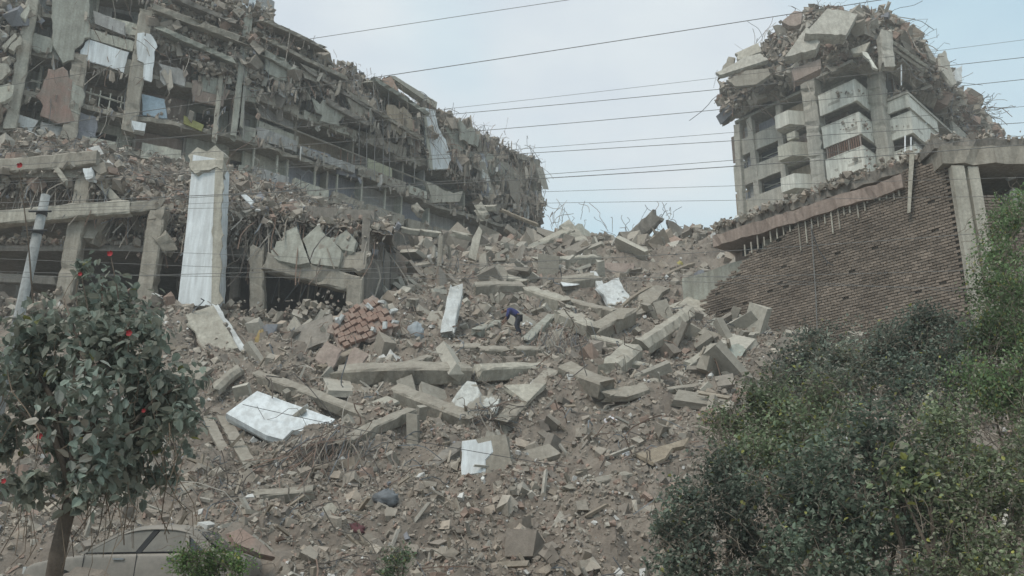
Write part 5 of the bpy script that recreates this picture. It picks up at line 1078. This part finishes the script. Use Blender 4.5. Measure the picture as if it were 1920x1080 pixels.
# ------------------------------------------------------------------ person searching the rubble
def skin(name, V, E, R, m, parent, sub=1):
    me = bpy.data.meshes.new(name); me.from_pydata([tuple(v) for v in V], E, []); me.update(); o = bpy.data.objects.new(name, me); COL.objects.link(o); o.parent = parent
    md = o.modifiers.new("skin", 'SKIN'); md.use_smooth_shade = True
    for i, rr in enumerate(R): me.skin_vertices[0].data[i].radius = (rr, rr) if not isinstance(rr, tuple) else rr; me.skin_vertices[0].data[i].use_root = (i == 0)
    if sub: s = o.modifiers.new("sub", 'SUBSURF'); s.levels = sub; s.render_levels = sub
    me.materials.append(m); return o
def person():
    p = hit(964, 636); p[2] = H(p[0], p[1]) + .12
    T = empty("person", p, "person in a blue shirt bending over to search the rubble", "person")
    SK = plain('skin', (.23, .14, .10), .6); SH = plain('blue_shirt', (.045, .05, .16), .9); TR = plain('dark_trousers', (.035, .036, .05), .9); HR = plain('dark_hair', (.02, .018, .017), .8)
    # pelvis root, spine bent forward to the left, head down, arms reaching, legs planted
    V = [(.22, 0, .86), (.10, 0, 1.0), (-.10, 0, 1.13), (-.27, 0, 1.18), (-.38, 0, 1.17), (-.47, 0, 1.13), (-.53, 0, 1.07)]
    E = [(0, 1), (1, 2), (2, 3), (3, 4), (4, 5), (5, 6)]; R = [.14, .14, .16, .13, .06, .095, .085]
    for s in (-1, 1):
        k = len(V); V += [(-.24, .19 * s, 1.13), (-.30, .25 * s, .86), (-.46, .20 * s, .64), (-.52, .18 * s, .57)]; E += [(3, k), (k, k + 1), (k + 1, k + 2), (k + 2, k + 3)]; R += [.075, .055, .04, .042]
        for f in range(4):
            j = len(V); y = .18 * s + (f - 1.5) * .024; V += [(-.575, y, .535), (-.60, y, .495 - .008 * (f in (1, 2)))]; E += [(k + 3, j), (j, j + 1)]; R += [.011, .009]
        j = len(V); V += [(-.50, .18 * s - .05 * s, .545), (-.53, .18 * s - .07 * s, .515)]; E += [(k + 3, j), (j, j + 1)]; R += [.013, .011]
        k = len(V); V += [(.22, .10 * s, .82), (.06 + .1 * (s > 0), .14 * s, .46), (.20 + .1 * (s > 0), .15 * s, .09), (.08 + .1 * (s > 0), .15 * s, .03)]; E += [(0, k), (k, k + 1), (k + 1, k + 2), (k + 2, k + 3)]; R += [.095, .065, .045, .04]
    # nose and chin give the face its profile
    j = len(V); V += [(-.60, 0, 1.09), (-.565, 0, 1.0)]; E += [(6, j), (6, j + 1)]; R += [.02, .035]
    skin("body", V, E, R, SK, T, 1)
    Vs = [(.20, 0, .90), (.10, 0, 1.0), (-.10, 0, 1.13), (-.28, 0, 1.185), (-.33, 0, 1.185)]; Es = [(0, 1), (1, 2), (2, 3), (3, 4)]; Rs = [.165, .165, .185, .15, .09]
    for s in (-1, 1): k = len(Vs); Vs += [(-.24, .2 * s, 1.13), (-.30, .25 * s, .86), (-.36, .24 * s, .78)]; Es += [(3, k), (k, k + 1), (k + 1, k + 2)]; Rs += [.095, .075, .068]
    skin("shirt", Vs, Es, Rs, SH, T, 1)
    Vt = [(.22, 0, .87)]; Et = []; Rt = [.165]
    for s in (-1, 1): k = len(Vt); Vt += [(.22, .10 * s, .80), (.06 + .1 * (s > 0), .14 * s, .46), (.20 + .1 * (s > 0), .15 * s, .10)]; Et += [(0, k), (k, k + 1), (k + 1, k + 2)]; Rt += [.115, .088, .07]
    skin("trousers", Vt, Et, Rt, TR, T, 1)
    skin("hair", [(-.43, 0, 1.17), (-.485, 0, 1.17), (-.53, 0, 1.13)], [(0, 1), (1, 2)], [.085, .105, .07], HR, T, 1)
person()

# ------------------------------------------------------------------ parked car half buried at the lower left
def car():
    c = at(320, 1080, 20); zb = 1.02; L = 4.5; Wd = 1.72
    x0 = at(84, 1040, 20)[0]; o0 = V3((x0, 19.1, zb))
    T = empty("parked_car", o0 + V3((L / 2, Wd / 2, 0)), "dusty grey brown sedan parked under the hibiscus tree, facing left", "car")
    PAINT = surf('dusty_car_paint', (.27, .25, .225), (.22, .205, .18), scale=.8, rough=.5, bump=.08, dust=.5, streak=False)
    GL = surf('dusty_sheen_glass', (.20, .195, .175), (.15, .145, .13), scale=.7, rough=.4, bump=.02, dust=.35, streak=False)  # dusty glass, its tone lightened to paint in the window reflection
    BL = plain('car_black_trim', (.015, .015, .016), .5); TY = plain('tyre', (.02, .02, .02), .85); RM = plain('wheel_rim', (.30, .30, .30), .4, .8)
    def P(x, z, y): return o0 + V3((x, y, z))
    # lower body: profile lofted across the width with rounded sides
    prof = [(0.02, .32), (0.0, .52), (.06, .66), (.30, .76), (.95, .86), (1.12, .90), (3.75, .93), (4.05, .93), (4.42, .86), (4.5, .66), (4.5, .36), (4.3, .24), (.25, .22)]
    ys = [0, .05, .16, Wd / 2, Wd - .16, Wd - .05, Wd]; ins = [.07, .02, 0, 0, 0, .02, .07]; V = []; n = len(prof)
    for y, k in zip(ys, ins):
        for x, z in prof: V.append(P(x + (k if x < 2 else -k), z - k * (z > .8) * .6, y))
    FA = [(i * n + j, (i + 1) * n + j, (i + 1) * n + (j + 1) % n, i * n + (j + 1) % n) for i in range(len(ys) - 1) for j in range(n)] + [tuple(range(n)), tuple(range(len(ys) * n - 1, (len(ys) - 1) * n - 1, -1))]
    body = mesh("body", V, FA, PAINT, T, True); sb = body.modifiers.new("sub", "SUBSURF"); sb.levels = 2; sb.render_levels = 2
    # cabin shell: pillars and roof
    rf = [(1.18, .90), (1.98, 1.38), (2.25, 1.44), (2.9, 1.45), (3.3, 1.40), (3.95, .95)]
    def strip(a, b, w0, w1, y): return None
    mb = MB(); V = []; yy = [.13, .24, Wd / 2, Wd - .24, Wd - .13]; hh = [-.06, .01, .06, .01, -.06]; pts = [(1.86, 1.33), (2.02, 1.40), (2.3, 1.46), (2.75, 1.475), (3.15, 1.44), (3.42, 1.33)]
    for y, h in zip(yy, hh):
        for x, z in pts: V.append(P(x, z + h, y))
    m = len(pts); F2 = [(i * m + j, (i + 1) * m + j, (i + 1) * m + j + 1, i * m + j + 1) for i in range(4) for j in range(m - 1)]
    V2 = [v - V3((0, 0, .05)) for v in V]; k = len(V); F2 += [tuple(reversed([q + k for q in f])) for f in F2]; edge = [j for j in range(m)] + [i * m + m - 1 for i in range(1, 5)] + [4 * m + j for j in range(m - 2, -1, -1)] + [i * m for i in range(3, 0, -1)]
    F2 += [(edge[i], edge[(i + 1) % len(edge)], edge[(i + 1) % len(edge)] + k, edge[i] + k) for i in range(len(edge))]
    ro = mesh("roof", V + V2, F2, PAINT, T, True); sb = ro.modifiers.new("sub", "SUBSURF"); sb.levels = 2; sb.render_levels = 2
    for s, yb, yt in ((0, .06, .17), (1, Wd - .06, Wd - .17)):
        def q(x, z): f = (z - .9) / .5; return P(x, z, yb + (yt - yb) * f)
        for a, b, w in (((1.16, .9), (1.98, 1.37), .05), ((2.30, .92), (2.62, 1.41), .06), ((3.78, .94), (3.28, 1.38), .13), ((3.30, .93), (3.22, 1.40), .035)):
            mb = MB(); d = V3((0, .03 if s == 0 else -.03, 0)); mb.prism([q(a[0] - w, a[1]), q(a[0] + w, a[1]), q(b[0] + w, b[1]), q(b[0] - w, b[1])], d); mb.build("pillar", PAINT if a[0] != 2.30 else BL, T)
        for poly in ([(1.25, .92), (2.24, .94), (2.54, 1.385), (2.06, 1.37)], [(2.38, .94), (3.26, .95), (3.18, 1.375), (2.70, 1.395)], [(3.35, .95), (3.66, .95), (3.30, 1.33)]):
            cxm = sum(x for x, z in poly) / len(poly); czm = sum(z for x, z in poly) / len(poly); mb = MB(); d = V3((0, .018 if s == 0 else -.018, 0)); mb.prism([q(cxm + (x - cxm) * 1.05, czm + (z - czm) * 1.09) + d for x, z in poly], d); mb.build('window_seal', BL, T)
            mb = MB(); d = V3((0, .012 if s == 0 else -.012, 0)); mb.prism([q(x, z) + d * .4 for x, z in poly], d); mb.build("side_window", GL if poly[0][0] < 3.3 else GLASSD, T)
        for x in (1.95, 3.02):
            mb = MB(); y = -.012 if s == 0 else Wd + .012; mb.obox(P(x, .80, y), (.11, 0, 0), (0, .014, 0), (0, 0, .016)); mb.build("door_handle", RM, body)
        for x in (1.22, 2.28, 3.32):
            mb = MB(); y = .008 if s == 0 else Wd - .008; mb.prism([P(x - .006, .30, y), P(x + .006, .30, y), P(x + .03, .90, y), P(x + .018, .90, y)], V3((0, .012 if s else -.012, 0))); mb.build("door_gap", BL, body)
        for x in (.82, 3.68):
            ya, yc = (-.0, .2) if s == 0 else (Wd, Wd - .2); mb = MB(); mb.tube([P(x, .30, ya), P(x, .30, yc)], .30, 24); w = mb.build("wheel", TY, T); mb = MB(); e = -.008 if s == 0 else .008; mb.tube([P(x, .30, ya + e), P(x, .30, ya + e * .2)], .19, 18); mb.build("rim", RM, w)
        mb = MB(); y = .3 if s == 0 else Wd - .3; mb.obox(P(-.0, .58, y), (.03, 0, 0), (0, .16, 0), (0, 0, .07)); mb.build("headlight", plain('lamp_glass%d' % s, (.5, .5, .48), .2), T)
    mb = MB(); mb.prism([P(1.14, .905, .2), P(1.14, .905, Wd - .2), P(1.96, 1.375, Wd - .28), P(1.96, 1.375, .28)], V3((-.012, 0, .012))); mb.build("windscreen", GL, T)
    mb = MB(); mb.prism([P(3.98, .955, .2), P(3.98, .955, Wd - .2), P(3.32, 1.385, Wd - .28), P(3.32, 1.385, .28)], V3((.012, 0, .012))); mb.build("rear_window", GLASSD, T)
    r = np.random.default_rng(8); N = 260; X = r.uniform(.1, 4.4, N); Y = r.uniform(.2, 1.6, N); Z = np.interp(X, [0, 1.1, 2, 2.9, 3.3, 4, 4.4], [.74, .9, 1.42, 1.48, 1.43, .97, .92]); PP = o0 + np.stack([X, Y, Z], 1)
    tag(pieces("dust_and_grit", PP, sizes(N, r, .02, .10, 2), r, T), kind="stuff")
car()
slab("wall_fragment", "reddish slab fallen over the tail of the parked car", "slab", [(430, 1000), (452, 990), (492, 1018), (516, 1044), (488, 1038)], (.2, -.8, .6), .2, BRICKW, Y=19.6, jag=.06)

# ------------------------------------------------------------------ plants
LT = np.array([(0, 0, 0), (.30, .25, .06), (.28, .62, .05), (0, 1, -.12), (-.28, .62, .05), (-.30, .25, .06)], float)
LTF = [(0, 1, 2, 3), (0, 3, 4, 5)]
def leaf_mesh(name, P, R, S, cols, parent, mat=LEAF):
    N = len(P); V = np.einsum('nij,kj->nki', R, LT) * S[:, None, None] + P[:, None, :]
    FA = (np.array(LTF)[None] + (np.arange(N) * 6)[:, None, None]).reshape(-1, 4)
    return mesh(name, V.reshape(-1, 3), FA, mat, parent, cols=np.repeat(cols, 2, axis=0))
def leaf_rots(N, r, droop=.5):
    az = r.uniform(0, 2 * math.pi, N); el = r.normal(-droop, .55, N); Y = np.stack([np.cos(az) * np.cos(el), np.sin(az) * np.cos(el), np.sin(el)], 1)
    X = np.cross(Y, r.normal(0, .5, (N, 3)) + V3((0, 0, 1))); X /= np.linalg.norm(X, axis=1, keepdims=True); Z = np.cross(X, Y); return np.stack([X, Y, Z], 2)
def tree_cols(N, r, base, var=.3, yellow=.0, dusty=.2):
    c = V3(base) * r.uniform(1 - var, 1 + var, (N, 1)); d = r.random(N); c[d < dusty] = c[d < dusty] * .45 + V3((.24, .225, .18)) * .6
    y = r.random(N) < yellow; c[y] = V3((.20, .20, .06)) * r.uniform(.7, 1.2, (y.sum(), 1)); return c
def blob_points(blobs, n, r, shell=.45, amp=.35):
    w = np.array([b[3] ** 2 * (1 if len(b) < 5 else b[4]) for b in blobs]); idx = r.choice(len(blobs), n, p=w / w.sum()); B = np.array([b[:4] for b in blobs])[idx]
    d = r.normal(size=(n, 3)); d /= np.linalg.norm(d, axis=1, keepdims=True); rad = (shell + (1 - shell) * r.random(n) ** .6)
    k = 1 + amp * 2.6 * fbm(d[:, 0] * 2.2 + idx * 3.7, d[:, 2] * 2.2 + d[:, 1] * 2, 3); return B[:, :3] + d * (B[:, 3] * rad * k)[:, None] * V3((1, .85, .9))
def hibiscus():
    base = at(96, 1085, 12.2); base[2] = float(H(base[0], base[1])) - .05; Yt = 12.2
    T = empty("hibiscus_tree", base, "leafy hibiscus tree with a few red flowers at lower left", "tree"); r = np.random.default_rng(61)
    def A(x, y, dY=0): return at(x, y, Yt + dY)
    mb = MB(); fork = A(138, 925); mb.tube([base, A(108, 1040), A(120, 985), fork], .115, 10, .085); mb.build("trunk", BARK, T, True)
    tips = []
    for x, y, dy in [(60, 640, .2), (120, 560, -.2), (190, 520, .1), (250, 590, -.4), (310, 680, .2), (340, 720, -.2), (30, 760, -.3), (200, 700, .7), (150, 640, -.7), (270, 800, -.5), (80, 840, .4), (215, 620, .3)]:
        e = A(x, y, dy); m1 = fork + (e - fork) * .45 + V3((0, 0, .25)) + r.normal(0, .1, 3); mb = MB(); mb.tube([fork, m1, (m1 + e) / 2 + r.normal(0, .06, 3), e], .055, 6, .012); mb.build("branch", BARK, T, True); tips.append(e)
    for x, y in [(208, 482), (36, 318), (150, 505)]:
        e = A(x, y, -.1); s = A(x + (20 if x > 100 else 26), y + (120 if x > 100 else 250)); mb = MB(); mb.tube([s, (s + e) / 2 + r.normal(0, .04, 3), e], .014, 5, .006); mb.build("twig", BARK, T)
    bl = [(x, y, rr) for x, y, rr in [(75, 620, 62), (150, 560, 60), (220, 580, 60), (190, 640, 75), (90, 720, 80), (60, 800, 62), (250, 680, 75), (320, 720, 50), (170, 750, 70), (260, 790, 60), (130, 850, 60), (220, 860, 60), (300, 830, 45), (190, 915, 38), (300, 890, 32), (60, 905, 40), (-20, 800, 50), (250, 905, 34), (340, 850, 26), (110, 880, 50), (160, 900, 45), (215, 830, 55), (60, 850, 45), (285, 740, 50), (150, 930, 34), (90, 915, 40), (235, 880, 45), (20, 850, 45), (-30, 700, 50), (350, 780, 30), (180, 870, 50), (20, 690, 50), (345, 740, 30), (150, 505, 30), (30, 880, 40), (270, 620, 45), (330, 790, 40)]]
    blobs = []
    for x, y, rr in bl:
        p = A(x, y, r.normal(0, .45)); blobs.append((p[0], p[1], p[2], rr * mpx(p) * 1.05))
    N = 9000; P = blob_points(blobs, N, r, .25, .55); R = leaf_rots(N, r, .55); S = r.uniform(.09, .185, N); C = tree_cols(N, r, (.215, .25, .205), .4, .012, .5)
    # every so often a bare gap: thin a few pockets
    keep = fbm(P[:, 0] * 2.0, P[:, 2] * 2.0 + P[:, 1], 3) > -.14; P, R, S, C = P[keep], R[keep], S[keep], C[keep]
    order = np.argsort(P[:, 1] - S * 3); big = order[:300]; rest = order[300:]
    tag(leaf_mesh("foliage", P[rest], R[rest], S[rest], C[rest], T), kind="stuff")
    mats = []
    for k, c in enumerate([(.19, .23, .185), (.22, .255, .21), (.27, .275, .235), (.33, .30, .25)]): mats.append(plain('hibiscus_leaf_%d' % k, c, .55))
    protos = []
    for k in range(4):
        me = bpy.data.meshes.new("leaf"); me.from_pydata([tuple(v) for v in LT], [], LTF); me.update(); me.materials.append(mats[k]); protos.append(me)
    from mathutils import Matrix
    for i in big:
        o = bpy.data.objects.new("leaf", protos[r.choice(4, p=[.4, .3, .18, .12])]); COL.objects.link(o); o.parent = T
        M = Matrix([list(R[i][0]), list(R[i][1]), list(R[i][2])]); o.rotation_euler = M.to_euler(); o.scale = (S[i],) * 3; o.location = Vector(P[i] - base)
    FL = plain('red_petals', (.34, .04, .045), .8)
    for x, y, s in [(207, 476, 11), (38, 311, 11), (243, 625, 12), (151, 514, 8), (76, 818, 11), (270, 770, 8), (8, 902, 10), (150, 724, 7)]:
        p = A(x, y, -.75 if 330 < y else -.1); rr = s * .5 * mpx(p); V = []; FA = []
        for k in range(5):
            a = 2 * math.pi * k / 5 + r.random() * .3; u = V3((math.cos(a), -.25, math.sin(a))); w = V3((-math.sin(a), 0, math.cos(a))); j = len(V)
            V += [p, p + u * rr * .6 + w * rr * .55, p + u * rr + w * rr * .3 + V3((0, -.35 * rr, 0)), p + u * rr - w * rr * .3 + V3((0, -.3 * rr, 0)), p + u * rr * .6 - w * rr * .55]; FA.append((j, j + 1, j + 2, j + 3, j + 4))
        mesh("flower", V, FA, FL, T)
    # dry pods and creepers hanging inside the crown
    n = 130; S0 = blob_points(blobs, n, r, .3, .2); D = np.tile(V3((0, 0, -1)), (n, 1)) + r.normal(0, .3, (n, 3)); tag(strands("dry_stems", S0, D, r.uniform(.3, .9, n), r.uniform(.004, .009, n), np.tile(V3((.20, .155, .115)), (n, 1)) * r.uniform(.7, 1.2, (n, 1)), T, .3, .25, 6, 9), kind="stuff")
hibiscus()
def shrub(label, blobs_px, n, leaf, base, yellow, dusty, seed, group="shrubs along the street", cat="shrub", name="shrub", droop=.25):
    r = np.random.default_rng(seed); blobs = []
    for x, y, rr, Y in blobs_px:
        p = at(x, y, Y); blobs.append((p[0], p[1], p[2], rr * mpx(p)))
    cx = np.mean([b[0] for b in blobs]); cy = np.mean([b[1] for b in blobs]); root = V3((cx, cy, float(H(cx, cy)) - .05))
    T = empty(name, root, label, cat, group)
    mb = MB()
    for b in blobs[:9]:
        e = V3(b[:3]); m1 = root + (e - root) * .5 + r.normal(0, .15, 3); mb.tube([root + r.normal(0, .08, 3) * V3((1, 1, 0)), m1, e], .05, 5, .012)
    tag(mb.build("stems", BARK, T), kind="stuff")
    leaf = leaf * .74; n = int(n * 1.55); P = blob_points(blobs, n, r, .2, .55); P[:, 2] = np.maximum(P[:, 2], H(P[:, 0], P[:, 1]) + .03); R = leaf_rots(n, r, droop); S = r.uniform(.55, 1.5, n) * leaf
    C = 1.45 * tree_cols(n, r, base, .4, yellow, dusty) * (1 + .9 * fbm(P[:, 0] * 1.3 + seed, P[:, 2] * 1.3 + P[:, 1], 3))[:, None]; kp = fbm(P[:, 0] * 2.6 + seed, P[:, 2] * 2.6 + P[:, 1] * 1.4, 3) > -.24; P, R, S, C = P[kp], R[kp], S[kp], C[kp]; tag(leaf_mesh("crown", P, R, S, C, T), kind="stuff")
    m = n // 40; D = r.normal(0, .6, (m, 3)) + V3((0, -.2, .5)); q = blob_points(blobs, m, r, .6, .4); tag(strands("twigs", q, D, r.uniform(.2, .6, m), np.full(m, .005), np.tile(V3((.17, .14, .11)), (m, 1)), T, .2, .2, 5, seed), kind="stuff")
G1 = (.105, .13, .098)
shrub("low dark shrub at the left end of the hedge beside the tan sheet", [(1290, 940, 50, 14.5), (1360, 890, 62, 14.8), (1400, 940, 75, 14.2), (1330, 990, 65, 14), (1255, 990, 40, 14), (1400, 1040, 90, 13.8), (1280, 1060, 60, 13.8)], 9000, .085, G1, .02, .16, 71)
shrub("shrub with yellow green tips in front of the rubble edge", [(1365, 800, 50, 15.5), (1425, 752, 55, 15.6), (1455, 765, 60, 15.6), (1500, 820, 85, 15.2), (1430, 860, 80, 15), (1540, 760, 70, 15.8), (1370, 855, 38, 15.2)], 10500, .08, (.125, .155, .09), .07, .14, 72)
shrub("dusty shrub at the foot of the lath wall", [(1500, 680, 55, 17), (1560, 660, 60, 17), (1620, 690, 75, 16.8), (1560, 730, 75, 16.5), (1480, 720, 50, 16.8), (1640, 640, 45, 17.2), (1530, 640, 36, 17.4)], 8500, .08, (.13, .15, .12), .02, .32, 73)
shrub("tall shrub standing up against the lath wall", [(1720, 650, 70, 16.5), (1735, 605, 45, 16.6), (1790, 690, 85, 16.2), (1700, 720, 80, 16), (1780, 610, 30, 16.8), (1665, 660, 45, 16.6), (1820, 640, 50, 16.5)], 10000, .08, (.10, .125, .098), .02, .22, 74)
shrub("broad leaved dark shrub in the middle of the hedge", [(1560, 890, 95, 13.6), (1640, 830, 90, 14), (1700, 900, 100, 13.4), (1500, 950, 85, 13.4), (1600, 980, 95, 13.2), (1720, 990, 100, 13), (1520, 1040, 90, 13), (1650, 1070, 90, 13)], 10500, .10, (.098, .124, .09), .03, .16, 75)
shrub("bright leaved shrub right of the middle with pale round leaves", [(1700, 870, 55, 12.6), (1660, 900, 40, 12.6), (1740, 890, 45, 12.5), (1690, 920, 40, 12.5)], 420, .13, (.10, .125, .07), .12, .3, 76)
shrub("tangled shrub at the lower right corner", [(1830, 880, 95, 12.8), (1900, 950, 100, 12.4), (1790, 960, 90, 12.6), (1850, 1040, 100, 12.2), (1930, 840, 90, 13), (1780, 1060, 80, 12.4), (1760, 800, 80, 13.4)], 10500, .075, (.13, .155, .09), .06, .2, 77)
shrub("tall feathery tree at the right edge of the picture", [(1900, 420, 55, 16.5), (1880, 480, 60, 16.4), (1930, 380, 45, 16.6), (1900, 560, 70, 16), (1860, 620, 60, 15.8), (1920, 640, 80, 15.4), (1850, 720, 70, 15), (1910, 740, 80, 14.8), (1870, 540, 45, 16.2)], 15000, .07, (.105, .155, .07), .08, .12, 78, None, "tree", "feathery_tree", .7)
shrub("bright green weed growing in front of the parked car", [(350, 1050, 34, 16.5), (400, 1050, 40, 16.5), (440, 1060, 36, 16.4), (380, 1085, 45, 16.3)], 2600, .07, (.085, .135, .045), .08, .08, 79, None, "plant", "weed", .2)
shrub("small grey green weed at the bottom of the rubble", [(742, 1050, 26, 17.5), (760, 1040, 20, 17.6), (730, 1072, 26, 17.4)], 700, .07, (.075, .11, .06), .04, .3, 80, None, "plant", "weed", .1)

# ------------------------------------------------------------------ thin haze, added to lift the dark tones
hz = MB(); hz.box8([(-140, -70, -1.2), (140, -70, -1.2), (140, 140, -1.2), (-140, 140, -1.2), (-140, -70, 62), (140, -70, 62), (140, 140, 62), (-140, 140, 62)])
hm = bpy.data.materials.new("thin_haze"); hm.use_nodes = True; ht = hm.node_tree; ht.nodes.clear()
ho = ht.nodes.new("ShaderNodeOutputMaterial"); hv = ht.nodes.new("ShaderNodeVolumePrincipled"); hv.inputs['Density'].default_value = .0018; hv.inputs['Color'].default_value = (.86, .86, .84, 1)
ht.links.new(hv.outputs[0], ho.inputs['Volume'])
tag(hz.build("haze", hm), "thin haze over the site, added to lift the dark tones", None, None, "stuff")
